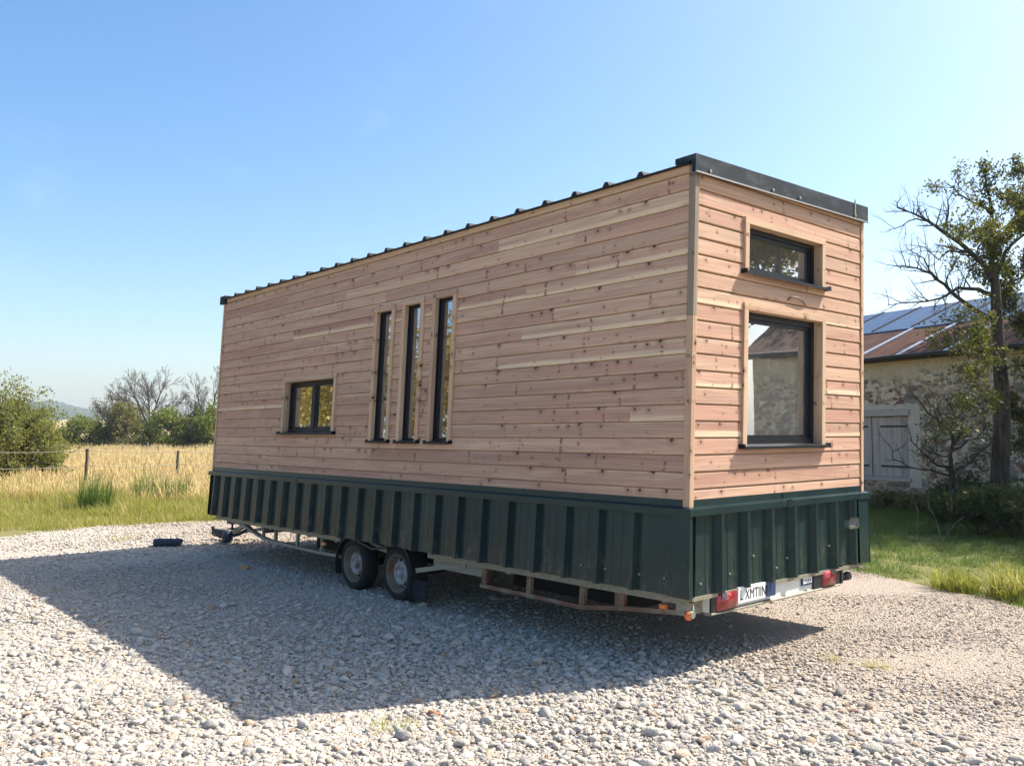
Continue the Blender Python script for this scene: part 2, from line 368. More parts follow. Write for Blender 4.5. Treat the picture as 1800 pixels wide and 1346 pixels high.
for q,l in zip(LW[1:],('tall slot window nearest the small square window','tall slot window in the middle of three','tall slot window nearest the corner post')): window(ML,*q[1:],label=l,fwid=.020,deep=.026,sw=.020,sp=.045,so=.012)
window(ME,*EW[0][1:],label='low wide upper end window',fwid=.05); window(ME,*EW[1][1:],label='large lower end window')
for q in FWN: window(MF,*q[1:],fwid=.05)
# inside lining: walls, floor, ceiling as boards set in from the shell (openings left for windows)
mb=MB()
for (c0,c1,z0,z1) in cut((-8.1,-.17,.0,2.36),[(h[1]+.03,h[2]-.03,h[3]+.03,h[4]-.03) for h in LW]): mb.box((c0,c1),(-.19,-.165),(z0,z1),ML)
for (c0,c1,z0,z1) in cut((-8.1,-.17,.0,2.36),[(h[1]+.03,h[2]-.03,h[3]+.03,h[4]-.03) for h in FWN]): mb.box((c0,c1),(-.19,-.165),(z0,z1),MF)
for (c0,c1,z0,z1) in cut((.17,W-.17,.0,2.36),[(h[1]+.03,h[2]-.03,h[3]+.03,h[4]-.03) for h in EW]): mb.box((c0,c1),(-.19,-.165),(z0,z1),ME,0)
for h,MM in [(h,ML) for h in LW]+[(h,ME) for h in EW]+[(h,MF) for h in FWN]:
    _,a0,a1,z0,z1=h
    mb.box((a0+.02,a0+.04),(-.26,-.135),(z0+.02,z1-.02),MM,2); mb.box((a1-.04,a1-.02),(-.26,-.135),(z0+.02,z1-.02),MM,2)
    mb.box((a0+.04,a1-.04),(-.26,-.135),(z1-.045,z1-.025),MM); mb.box((a0+.04,a1-.04),(-.26,-.135),(z0+.0,z0+.02),MM)
mb.box((-8.1,-.17),(.17,W-.17),(2.37,2.40)); mb.box((-8.1,-.17),(.17,W-.17),(-.03,-.005)); mb.box((-8.14,-8.11),(.17,W-.17),(0,2.36))
mb.box((-2.75,-2.68),(.9,W-.2),(0,2.36)); mb.box((-.78,-.70),(1.83,W-.2),(.0,2.36),ux=2)
mb.build('interior_lining',M['lining'],house,weld=False)
# roof
RS=.042
mb=MB()
ribs=[-.477-.3505*k for k in range(22)]
xs=[-.02]; zs=[0.]
for r_ in ribs: xs+=[r_+.038,r_+.015,r_-.015,r_-.038]; zs+=[0,.036,.036,0]
xs.append(-LEN+.02); zs.append(0)
P_=lambda x,z,y:(x,y,2.460+RS*y+z)
for i in range(len(xs)-1):
    mb.face([P_(xs[i],zs[i],-.05),P_(xs[i+1],zs[i+1],-.05),P_(xs[i+1],zs[i+1],W+.05),P_(xs[i],zs[i],W+.05)])
    mb.face([P_(xs[i],zs[i],-.05),P_(xs[i+1],zs[i+1],-.05),P_(xs[i+1],-.010,-.05),P_(xs[i],-.010,-.05)])
mb.face([P_(-.02,-.01,-.05),P_(-LEN+.02,-.01,-.05),P_(-LEN+.02,-.01,W+.05),P_(-.02,-.01,W+.05)])
mb.build('roof',M['roofm'],house,weld=False)
mb=MB()   # verge flashing on the right-hand end with its return over the eave
def vz(y,a): return a+ (y+.04)*.0255
prof=[(-.045,2.384,2.512),(W+.045,2.437,2.577)]
(y0,a0,b0),(y1,a1,b1)=prof
A=[(.034,y0,a0),(.034,y0,b0),(-.15,y0,b0-.002),(-.15,y0,b0-.045),(.0,y0,b0-.05),(.0,y0,a0)]
B=[(.034,y1,a1),(.034,y1,b1),(-.15,y1,b1-.002),(-.15,y1,b1-.045),(.0,y1,b1-.05),(.0,y1,a1)]
for i in range(6): mb.face([A[i],A[(i+1)%6],B[(i+1)%6],B[i]])
mb.face(A); mb.face(B[::-1])
fas=mb.build('verge_flashing',M['fascia'],house,weld=False)
mb=MB(); mb.prism([(0,0),(.012,0),(.012,.010),(0,.010)],0,1,lambda a,d,z:(.032+d, y0+(y1-y0)*a, a0-.010+(a1-a0)*a+z)); mb.build('drip_lip',M['lip'],fas)
mb=MB(); mb.box((.0345,.040),(2.285,2.305),(2.435,2.60)); mb.brk()
for yy,zz in ((.12,2.41),(.95,2.43),(1.35,2.44),(2.29,2.455)): mb.tube([(.034,yy,zz),(.048,yy,zz)],.013,8); mb.brk()
mb.each('flashing_clip',M['galv'],fas)
mb=MB(); mb.box((-LEN-.07,-LEN+.10),(-.05,W+.05),(2.385,2.50),lambda a,d,z:(a,d,z+RS*max(d,0)*.6)); mb.build('verge_flashing',M['roofm'],house)
# flashing around the foot of the timber
mb=MB(); fl=[(-.022,.052),(.0045,.052),(.0055,.004),(.044,-.006),(.046,-.010),(.046,-.058),(.040,-.060),(.036,-.016),(-.022,-.004)]
def ring(prof,mat,name):
    mb=MB(); n=len(prof)
    def cs(d,z): return [(d,-d,z),(d,W+d,z),(-LEN-d,W+d,z),(-LEN-d,-d,z)]
    for i in range(n):
        p,q=cs(*prof[i]),cs(*prof[(i+1)%n])
        for k in range(4): mb.face([p[k],p[(k+1)%4],q[(k+1)%4],q[k]])
    return mb.build(name,mat,house)
fla=ring(fl,M['skirt'],'base_flashing')
mb=MB(); mb.box((.0475,.0495),(1.20,1.26),(-.062,.0)); mb.brk(); mb.box((.0065,.010),(1.185,1.20),(-.004,.05)); mb.brk(); mb.box((-5.72,-5.66),(-.0495,-.0475),(-.062,.0)); mb.each('lap_joint',M['alu'],fla)
# ribbed skirt
def skirt(name,MM,a0,a1,ribs_,z0=-.6126,z1=-.03,base=-.006,out=.03):
    mb=MB(); pts=[(a0,base)]
    for r in sorted(ribs_):
        pts+=[(r-.040,base),(r-.016,base+.047),(r+.016,base+.047),(r+.030,base)]
    full=[]
    for i in range(len(pts)-1):
        (x0,d0),(x1,d1)=pts[i],pts[i+1]; full.append((x0,d0))
        if d0==d1==base and x1-x0>.15:
            n=3
            for k in range(1,n):
                xm=x0+(x1-x0)*k/n; full+=[(xm-.006,d0),(xm,d0-.003),(xm+.006,d0)]
    full.append(pts[-1]); full.append((a1,base))
    fl=lambda d,z:d+out*(z1-z)/(z1-z0)*.5
    for (x0,d0),(x1,d1) in zip(full,full[1:]):
        mb.face([MM(x0,d0,z1),MM(x1,d1,z1),MM(x1,fl(d1,z0),z0),MM(x0,fl(d0,z0),z0)])
    mb.face([MM(a0,base-.03,z1),MM(a0,base-.03,z0),MM(a1,base-.03,z0),MM(a1,base-.03,z1)])
    return mb.build(name,M['skirt'],house,recalc=False)
lr=[-.46-.3475*k for k in range(23)]
# rib crests a little short of the drip edge
sk=skirt('skirt',ML,-LEN-.034,.034,[x-.01 for x in lr if x>-LEN+.12])
er=[.335+.3265*k for k in range(7)]
sk2=skirt('skirt',ME,-.034,W+.034,[y+.01 for y in er if y<W-.1],)
skirt('skirt',MF,-LEN-.034,.034,lr); skirt('skirt',MN,-.034,W+.034,er)
mb=MB()
for (x,y,sx,sy) in ((0,0,1,-1),(0,W,1,1)):
    e=lambda z,d:d+.015*(-.03-z)/.5826
    for z_a,z_b in ((-.031,-.6126),):
        A=[(x+.034,y+sy*.004),(x+.034,y+sy*.034),(x-.14,y+sy*.034)] if sy<0 else [(x+.034,y-.14),(x+.034,y+.034),(x-.10,y+.034)]
        for p,q in zip(A,A[1:]):
            f_=lambda P,z:(P[0]+(.015*(-.03-z)/.5826 if P[0]>0 else 0),P[1]+sy*.015*(-.03-z)/.5826 if abs(P[1]-y)>.03 else P[1],z)
            mb.face([f_(p,z_a),f_(q,z_a),f_(q,z_b),f_(p,z_b)])
    mb.tube([(x+.034,y+sy*.034,-.03),(x+.049,y+sy*.049,-.6126)],.0045,6); mb.brk()
mb.each('corner_flashing',M['skirt'],house,recalc=False)
mb=MB()
for x in (-.19,-.42,-1.0,-1.55,-2.2,-2.9,-3.7,-.75): mb.tube([(x,.0,-.50),(x,-.0185,-.50)],.008,8); mb.brk()
for y,z in ((.13,-.53),(.48,-.50),(.78,-.40),(1.25,-.46),(1.9,-.42),(1.1,-.52)): mb.tube([(.0,y,z),(.0185,y,z)],.008,8); mb.brk()
mb.each('skirt_screw',M['galv'],house)
# chassis
mb=MB()
for yy in (.028,W-.055):
    for a,b in ((-8.12,-4.72),(-3.07,-.02)): 
        mb.box((a,b),(yy,yy+.027),(-.668,-.614)); mb.box((a,b),(yy+.027,yy+.10),(-.668,-.660)); mb.brk()
mb.box((.0,.022),(.03,W-.03),(-.640,-.614)); mb.each('side_rail',M['rail'],house,weld=False)
mb=MB()
for yy in (.11,W-.11):
    ch=[(-7.75,-.672),(-7.32,-.706),(-7.06,-.765),(-6.83,-.808),(-6.58,-.832),(-5.85,-.846),(-5.24,-.848),(-4.78,-.842)]
    for p,q in zip(ch,ch[1:]): mb.bar((p[0],yy,p[1]),(q[0]+.004,yy,q[1]),.05,.032)
    for x in (-6.77,-6.42,-5.84,-5.24): mb.box((x-.02,x+.02),(yy-.016,yy+.016),(-.84,-.66))
    mb.each('truss',M['galv'],house,weld=False); mb=MB(); mb.box((-3.05,-2.32),(yy-.02,yy+.02),(-.765,-.66)); mb.each('frame_channel',M['galv'],house); mb=MB()
mb.box((-7.0,-6.93),(.2,W-.2),(-.78,-.62)); mb.brk()
for x in (-7.6,-6.6,-5.6,-4.95,-3.0,-2.0,-1.1,-.3): mb.box((x,x+.05),(.1,W-.1),(-.70,-.615)); mb.brk()
mb.each('cross_member',M['galv'],house,weld=False)
mb=MB()
for yy in (.11,W-.11):
    ch=[(-2.34,-.838),(-1.62,-.840),(-1.09,-.846),(-.70,-.795),(-.06,-.735)]
    for p,q in zip(ch,ch[1:]): mb.bar((p[0],yy,p[1]),(q[0]+.004,yy,q[1]),.05,.034)
    for x,wd in ((-2.28,.045),(-1.69,.04),(-1.07,.04),(-.67,.07)): mb.box((x-wd,x+wd*.3),(yy-.018,yy+.018),(-.835 if x<-1 else -.79,-.66))
    mb.brk()
mb.each('rear_truss',M['rusty'],house,weld=False)
mb=MB(); mb.box((-8.15,-.05),(.08,W-.08),(-.612,-.58)); mb.build('underfloor',M['chassisdark'],house); mb=MB(); mb.box((-6.9,-5.0),(.95,W-.5),(-1.02,-.71)); mb.brk(); mb.box((-2.85,-1.25),(.95,W-.5),(-1.0,-.71)); mb.each('underfloor_light_block',M['chassisdark'],house)  # dark boxes added to block light and keep the underside black
mb=MB()
WX=(-4.505,-3.655); WR=.277; WZ=-1.17+WR
for x in WX: mb.box((x-.035,x+.035),(.2,W-.2),(WZ-.035,WZ+.035)); mb.box((x-.30,x+.03),(.30,.36),(WZ-.03,WZ+.06)); mb.box((x-.30,x+.03),(W-.36,W-.30),(WZ-.03,WZ+.06)); mb.brk()
mb.each('axle',M['chassisdark'],house,weld=False)
mb=MB(); mb.box((-4.9,-2.9),(.36,.44),(-.80,-.61)); mb.brk(); mb.box((-4.9,-2.9),(W-.44,W-.36),(-.80,-.61)); mb.each('axle_beam',M['chassisdark'],house)
# wheels (left side mesh shared by all four)
ty=[(.178,.165),(.186,.020),(.196,.004),(.225,-.004),(.250,.004),(.266,.018),(.274,.036),(WR,.060),(WR,.125),(.270,.155),(.25,.178),(.21,.184),(.178,.165)]
ri=[(.186,.165),(.186,.06),(.190,.022),(.197,.010),(.200,.012),(.196,.006),(.189,.004),(.184,.012),(.178,.030),(.165,.052),(.158,.080),(.140,.088)]
hb=[(.118,.056),(.112,.047),(.098,.044),(.088,.052),(.078,.066),(.060,.070),(.042,.066),(.040,.036),(.036,.026),(.020,.022),(0.,.022)]
def turned(name,prof,mat,extra=None):
    b=MB(); b.lathe(prof,(0,0,0),44); me_o=(b if extra is None else extra(b)) or b
    me=bpy.data.meshes.new(name); me.from_pydata(b.v,[],b.f); bm=bmesh.new(); bm.from_mesh(me); bmesh.ops.remove_doubles(bm,verts=bm.verts,dist=1e-5); bmesh.ops.recalc_face_normals(bm,faces=bm.faces)
    for f_ in bm.faces: f_.smooth=True
    bm.to_mesh(me); bm.free(); me.materials.append(mat); return me
def bolts(b):
    for i in range(5):
        a=i*2*math.pi/5+.3; b.tube([(.060*math.cos(a),.070,.060*math.sin(a)),(.060*math.cos(a),.054,.060*math.sin(a))],.009,6)
    # tread grooves are on the tyre; hand holes show as raised dark lips
    for i in range(10):
        a=i*2*math.pi/10; b.tube([(.118*math.cos(a),.055,.118*math.sin(a)),(.150*math.cos(a),.084,.150*math.sin(a))],.010,5)
wm={'tyre':turned('tyre',ty,M['rubber']),'rim':turned('rim',ri,M['rim']),'hub':turned('hub',hb,M['hub'],bolts),'gap_shade_ring':turned('gap_shade_ring',[(.150,.086),(.134,.074),(.117,.0565)],M['rubber'])}  # dark ring stands in for the shaded gap between rim and hub
for side in (0,1):
    for x in WX:
        y=.075 if side==0 else W-.075
        w=empty('wheel',tuple(np.array(H((x,y,WZ)))-ORG),house); w.rotation_euler=(0,random.uniform(0,6),math.pi if side else 0)
        for n_,me in wm.items():
            o=bpy.data.objects.new(n_,me); COL.objects.link(o); o.parent=w
# mudguards
def mud(yc,sgn,name='mudguard'):
    mb=MB(); R=.315; path=[]
    for t in range(0,9):
        a=rad(205-t*13.5); path.append((WX[0]+R*math.cos(a),WZ+R*math.sin(a)))
    path+= [(WX[0]+.25,WZ+.245),((WX[0]+WX[1])/2,WZ+.215),(WX[1]-.25,WZ+.245)]
    for t in range(0,9):
        a=rad(97-t*13.0); path.append((WX[1]+R*math.cos(a),WZ+R*math.sin(a)))
    ya,yb=(yc,yc+.20*sgn)
    for (x0,z0),(x1,z1) in zip(path,path[1:]):
        mb.face([(x0,ya,z0),(x1,ya,z1),(x1,yb,z1),(x0,yb,z0)],smooth=True)
        mb.face([(x0,ya,z0),(x1,ya,z1),(x1,ya,z1-.022),(x0,ya,z0-.022)])
    o=mb.build(name,M['blackplastic'],house,recalc=False)
    x,z=path[-1]; fb=MB(); fb.box((x-.03,x-.02),(ya+.0*sgn,yb),(z-.20,z+.05)) 
    fb.box((x-.02,x+.22),(ya+.03*sgn,ya+.04*sgn),(z-.17,z+.02)); fb.build('mud_flap',M['rubber'],o)
    return o
mud(.045,1); mud(W-.045,-1)
mb=MB(); mb.bar((-3.27,.05,-.815),(-2.86,.075,-.735),.02,.045); mb.bar((-2.86,.075,-.735),(-2.55,.09,-.70),.02,.04); mb.brk(); mb.bar((-4.25,.12,-.665),(-3.9,.12,-.69),.02,.05); mb.each('mudguard_stay',M['galv'],house)
# rear lamp board
mb=MB(); mb.box((-.06,-.004),(.255,2.10),(-.748,-.60)); mb.build('lamp_board',M['white'],house)
mb=MB(); mb.prism([(-.05,-.768),(.012,-.768),(.020,-.762),(.020,-.756),(-.003,-.745),(-.05,-.745)],.262,2.09,ME); mb.build('bumper_strip',M['galv'],house)
mb=MB(); mb.box((-.14,-.06),(.06,.255),(-.752,-.64)); mb.bar((-.08,.10,-.64),(-.08,.25,-.755),.03,.02); mb.build('lamp_bracket',M['galv'],house)
for (y0,y1,b0,b1) in ((.322,.566,.262,.318),(1.792,2.008,1.66,1.79)):
    mb=MB(); mb.box((-.003,.012),(b0,y1+.075 if b0>1 else y1+.004),(-.748,-.612)); t_=mb.build('tail_light',M['blackplastic'],house)
    mb=MB(); yc=(y0+y1)/2
    prof=[(y0,.0125),(y0+.01,.024),(yc,.030),(y1-.01,.024),(y1,.0125)]
    for (p,d0),(q,d1) in zip(prof,prof[1:]): mb.face([(d0,p,-.740),(d1,q,-.740),(d1,q,-.622),(d0,p,-.622)],smooth=True)
    mb.face([(d,p,-.622) for p,d in prof]); mb.face([(d,p,-.740) for p,d in prof][::-1]); mb.build('red_lens',M['redlens'],t_)
    mb=MB(); mb.box((.022,.034),(y0+.04,y0+.10) if b0<1 else (y1-.10,y1-.04),(-.655,-.620)); mb.build('clear_lens',M['clearlens'],t_)
mb=MB(); mb.box((.001,.026),(.572,.936),(-.720,-.606)); pl=mb.build('number_plate',M['platewhite'],house)
def text(body,y,z,size,sx,parent,mat,x=.0265):
    cu=bpy.data.curves.new('lettering','FONT'); cu.body=body; cu.size=size; cu.extrude=.0012; cu.align_x='LEFT'; cu.align_y='CENTER'; cu.space_character=1.05
    o=bpy.data.objects.new('tmp',cu); COL.objects.link(o); dg=bpy.context.evaluated_depsgraph_get(); me=bpy.data.meshes.new_from_object(o.evaluated_get(dg)); bpy.data.objects.remove(o)
    for v in me.vertices:
        a,b,c=v.co; v.co=Vector(np.array(H((x+c,y+a*sx,z+b)))-ORG)
    me.materials.clear(); return link('lettering',me,mat,parent)
# the writing as it reads in the photograph
lt=text('L XMTIIN',.594,-.668,.102,.78,pl,M['ink'])
mb=MB(); mb.box((.001,.034),(.940,1.055),(-.716,-.604)); mb.tube([(.030,1.0,-.660),(.036,1.0,-.660)],.02,10); mb.build('plate_lamp',M['bluetrim'],house)
mb=MB(); mb.box((.001,.008),(1.482,1.648),(-.704,-.622)); pp=mb.build('small_plate',M['bluetrim'],house)
mb=MB(); mb.box((.0085,.011),(1.500,1.630),(-.690,-.636)); pw=mb.build('plate_face',M['platewhite'],pp)
mb=MB()
for k in range(4): mb.box((.0112,.0122),(1.520+.026*k,1.532+.026*k),(-.676,-.650)); mb.brk()
mb.each('plate_mark',M['clearlens'],pp)
mb=MB(); mb.box((-.06,.02),(2.095,2.125),(-.752,-.60)); mb.bar((-.02,2.12,-.645),(-.02,2.46,-.640),.03,.022); mb.tube([(-.02,2.13,-.66),(-.02,2.18,-.71),(-.02,2.22,-.715)],.026,8); mb.tube([(-.02,2.20,-.715),(-.02,2.285,-.712)],[.030,.038],12); ar=mb.build('outline_lamp',M['blackplastic'],house)
mb=MB(); mb.tube([(-.02,2.286,-.712),(-.02,2.305,-.711)],[.038,.03],12); mb.build('lamp_lens',M['amber'],ar)
mb=MB(); mb.tube([(.02,.035,-.665),(.03,.03,-.70),(.02,.01,-.72)],.010,6); mb.tube([(-.02,.012,-.722),(.045,.012,-.722)],[.022,.025],12); ol=mb.build('outline_lamp',M['galv'],house)
mb=MB(); mb.lathe([(0.,-.026),(.02,-.022),(.030,-.008),(.030,.012),(.016,.024),(0.,.024)],(.012,.0,-.732),16); mb.build('lamp_lens',M['amber'],ol)
for x,z in ((-.26,-.716),(-5.12,-.735)):
    mb=MB(); mb.box((x-.032,x+.032),(.062,.082),(z-.016,z+.016)); mb.box((x-.024,x+.024),(.052,.062),(z-.011,z+.011)); mb.build('side_marker',M['amber'],house)
# little chromed lamp on the end skirt
def rrect(y0,y1,z0,z1,r,n=4):
    o=[]
    for cy,cz,a0 in ((y1-r,z1-r,0),(y0+r,z1-r,90),(y0+r,z0+r,180),(y1-r,z0+r,270)):
        for k in range(n+1): a=rad(a0+90*k/n); o.append((cy+r*math.cos(a),cz+r*math.sin(a)))
    return o
def rbox(mb,y0,y1,z0,z1,r,x0,x1):
    q=rrect(y0,y1,z0,z1,r)
    for (a,b),(c,d) in zip(q,q[1:]+q[:1]): mb.face([(x0,a,b),(x0,c,d),(x1,c,d),(x1,a,b)])
    mb.face([(x1,a,b) for a,b in q]); mb.face([(x0,a,b) for a,b in q][::-1])
mb=MB(); o_=rrect(2.098,2.270,-.295,-.205,.025); i_=rrect(2.113,2.255,-.281,-.219,.015)
for k in range(len(o_)):
    a,b=o_[k],o_[(k+1)%len(o_)]; c,d=i_[k],i_[(k+1)%len(o_)]
    mb.face([(.088,*a),(.088,*b),(.088,*d),(.088,*c)]); mb.face([(.035,*a),(.035,*b),(.088,*b),(.088,*a)]); mb.face([(.088,*c),(.088,*d),(.07,*d),(.07,*c)])
el=mb.build('end_lamp',M['chrome'],house,recalc=False)
mb=MB(); rbox(mb,2.112,2.256,-.282,-.218,.014,.040,.073); mb.build('lamp_lens',M['clearlens'],el)
# thin wire hook on the end wall
mb=MB(); mb.tube([(.004,1.24,1.585),(.02,1.27,1.612),(.024,1.36,1.615),(.02,1.46,1.590),(.006,1.51,1.568)],.006,6); mb.build('wire_hook',M['rusty'],house)
# drawbar, coupling and prop stand at the front
mb=MB(); mb.bar((-7.8,.45,-.70),(-9.55,.86,-1.06),.07,.05); mb.bar((-7.8,2.05,-.70),(-9.55,.95,-1.06),.07,.05); mb.box((-9.62,-9.5),(.78,1.02),(-1.09,-1.03)); db=mb.build('drawbar',M['rail'],house)
mb=MB(); mb.tube([(-9.45,.86,-1.07),(-9.62,.78,-1.06),(-9.78,.70,-1.04)],[.05,.075,.055],12); mb.tube([(-9.78,.70,-1.03),(-9.80,.69,-.95)],.03,10); mb.build('coupling_head',M['blackplastic'],db)
mb=MB(); mb.lathe([(.02,-.06),(.085,-.055),(.10,-.02),(.10,.02),(.085,.055),(.02,.06)],(-9.25,.70,-1.07),20); mb.tube([(-9.25,.70,-1.07),(-9.05,.80,-1.02),(-8.8,.86,-.9)],.025,8); mb.build('jockey_wheel',M['bluecanvas'],db)
mb=MB(); mb.box((-8.05,-7.86),(.16,.24),(-.735,-.672)); mb.tube([(-7.95,.2,-.73),(-7.95,.2,-.80)],.016,8); mb.box((-8.0,-7.90),(.15,.25),(-.81,-.795)); mb.build('prop_stand',M['blackplastic'],house)
# ------------------------------------------------------------------ foliage materials
def leafmat(name,c1,c2,trans=.45,c3=None):
    g=G(name); r=g.n('Attribute',p_attribute_name='rnd').outputs[2]; p=g.pos(); n=g.noise(p,.9,3)
    c=g.mix(g.math('ADD',g.math('MULTIPLY',r,.6),g.math('MULTIPLY',n,.4)),c1,c2)
    if c3: c=g.mix(g.ss(r,.80,.86),c,c3)
    b=g.n('BsdfPrincipled',Base_Color=c,Roughness=.55,Specular_IOR_Level=.35); t=g.n('BsdfTranslucent',Color=g.mix(.5,c,(.35,.36,.05)))
    m=g.n('MixShader',i0=trans,i1=b.outputs[0],i2=t.outputs[0]); g.t.links.new(m.outputs[0],g.out.inputs[0]); return g.m
def barkmat(name,c1,c2,sc=14.):
    g=G(name); p=g.pos(); n=g.noise(g.vmul(p,(sc,sc,sc*.25)),1.,6,.65); c=g.mix(g.ss(n,.35,.65),c1,c2)
    return g.pbr(c,.9,0.,g.bump(n,.8,.03),.2)
M['bark']=barkmat('dark_bark',(.034,.027,.022),(.10,.08,.062)); M['barkgrey']=barkmat('grey_bark',(.07,.062,.05),(.17,.155,.125))
M['leaf']=leafmat('tree_leaf',(.030,.046,.012),(.085,.098,.022),.34,(.17,.14,.035))
M['leafdark']=leafmat('dark_leaf',(.018,.038,.016),(.050,.085,.028),.3)
M['leafbush']=leafmat('bush_leaf',(.085,.115,.026),(.21,.225,.060),.45,(.30,.27,.08))
M['leafhedge']=leafmat('hedge_leaf',(.070,.110,.024),(.20,.24,.05),.42)
M['leafhedge2']=leafmat('hedge_leaf_dark',(.014,.030,.012),(.055,.080,.020),.30)
M['leafolive']=leafmat('olive_leaf',(.085,.090,.035),(.19,.17,.07),.4)
M['leafgold']=leafmat('golden_leaf',(.16,.13,.03),(.36,.25,.06),.45,(.46,.36,.12))
# ------------------------------------------------------------------ plant builders
def quads_mesh(name,V,nper,rnd,mat,parent,org):
    "V: (n,nper,3) world verts"
    n=len(V); me=bpy.data.meshes.new(name); co=(V-np.asarray(org)).reshape(-1,3)
    me.vertices.add(n*nper); me.vertices.foreach_set('co',co.ravel().astype(np.float32))
    me.loops.add(n*nper); me.loops.foreach_set('vertex_index',np.arange(n*nper,dtype=np.int32))
    me.polygons.add(n); me.polygons.foreach_set('loop_start',np.arange(0,n*nper,nper,dtype=np.int32)); me.polygons.foreach_set('loop_total',np.full(n,nper,dtype=np.int32))
    me.update(calc_edges=True); at_=me.attributes.new('rnd','FLOAT','FACE'); at_.data.foreach_set('value',np.asarray(rnd,dtype=np.float32))
    return link(name,me,mat,parent)
def leaves(name,P,size,mat,parent,org,var=.5,up=.3,slim=.5):
    P=np.asarray(P); n=len(P); a=RNG.normal(size=(n,3)); a[:,2]+=up; a/=np.linalg.norm(a,axis=1,keepdims=True)
    b=np.cross(a,RNG.normal(size=(n,3))); b/=np.linalg.norm(b,axis=1,keepdims=True)
    s=(size*(1-var/2+var*RNG.random(n)))[:,None]; c=np.cross(a,b)
    V=np.stack([P,P+a*s*.5+b*s*slim*.5+c*s*.08,P+a*s,P+a*s*.5-b*s*slim*.5+c*s*.08],1)
    return quads_mesh(name,V,4,RNG.random(n),mat,parent,org)
class Plant:
    def __init__(s,seed): s.r=random.Random(seed); s.mb=MB(); s.L=[]; s.nr=np.random.default_rng(seed)
    def limb(s,pts,r0,r1,k=6,wob=.02):
        n=len(pts); out=[]
        for i in range(n-1):
            a,b=np.array(pts[i]),np.array(pts[i+1])
            m=2
            for j in range(m):
                t=j/m; out.append(a+(b-a)*t+(s.nr.normal(size=3)*wob*np.linalg.norm(b-a) if (i or j) else 0))
        out.append(np.array(pts[-1])); N_=len(out); s.mb.tube(out,[r0+(r1-r0)*(i/(N_-1))**.8 for i in range(N_)],k,caps=False); return out
    def grow(s,p,d,L,r,lv,P):
        R=s.r; n=P['seg']; pts=[np.array(p)]; d=np.array(d,float); d/=np.linalg.norm(d)
        for i in range(n):
            d=d+s.nr.normal(size=3)*P['jit']+np.array([0,0,P['up']]); d/=np.linalg.norm(d); pts.append(pts[-1]+d*L/n)
        k=5 if lv==0 else (4 if lv==1 else 3)
        s.mb.tube(pts,[r*(1-.72*i/n) for i in range(n+1)],k,caps=False)
        if lv>=P['leaf_lv'] and P['leafn']:
            for _ in range(P['leafn']):
                t=R.random()**.7*n; i=min(int(t),n-1); q=pts[i]+(pts[i+1]-pts[i])*(t-i)
                s.L.append(q+s.nr.normal(size=3)*P['ls'])
        if lv<P['max']:
            c=P['ch'][lv]
            for j in range(c):
                t=(P.get('t0',.25)+(1-P.get('t0',.25))*(j+R.random())/c)*n; i=min(int(t),n-1); q=pts[i]+(pts[i+1]-pts[i])*(t-i); dd=pts[i+1]-pts[i]; dd/=np.linalg.norm(dd)
                x=s.nr.normal(size=3); x-=dd*(x@dd); x/=np.linalg.norm(x); a=rad(R.uniform(*P['ang']))
                s.grow(q,dd*math.cos(a)+x*math.sin(a),L*P['ratio']*R.uniform(.65,1.1)*(1-.35*t/n),max(r*(1-.72*t/n)*.6,P.get('rmin',0)),lv+1,P)
    def finish(s,name,label,cat,org,bark,leaf=None,size=.06,group=None,slim=.5,up=.3):
        org=np.array(org,float); e=empty(name,tuple(org)); tag(e,label,cat,group)
        if s.mb.v: s.mb.build('trunk',bark,e,shear=False,org=org,recalc=False)
        if s.L and leaf: leaves('crown',np.array(s.L),size,leaf,e,org,slim=slim,up=up)
        return e
def cloud(nr,c,rx,ry,rz,n,lumps,shell=.55):
    "leaf positions in a lumpy ellipsoid made of sub-clumps"
    out=[]; c=np.array(c)
    for i in range(lumps):
        v=nr.normal(size=3); v/=np.linalg.norm(v); v[2]=abs(v[2])*1.0-.25; q=c+v*np.array([rx,ry,rz])*nr.uniform(.35,.85); s_=nr.uniform(.22,.42)
        m=int(n/lumps*nr.uniform(.6,1.4)); w=nr.normal(size=(m,3)); w/=np.linalg.norm(w,axis=1,keepdims=True)
        w*=(nr.random((m,1))**.5)*np.array([rx,ry,rz])*s_; out.append(q+w+nr.normal(size=(m,3))*.03*rx)
    return np.concatenate(out)
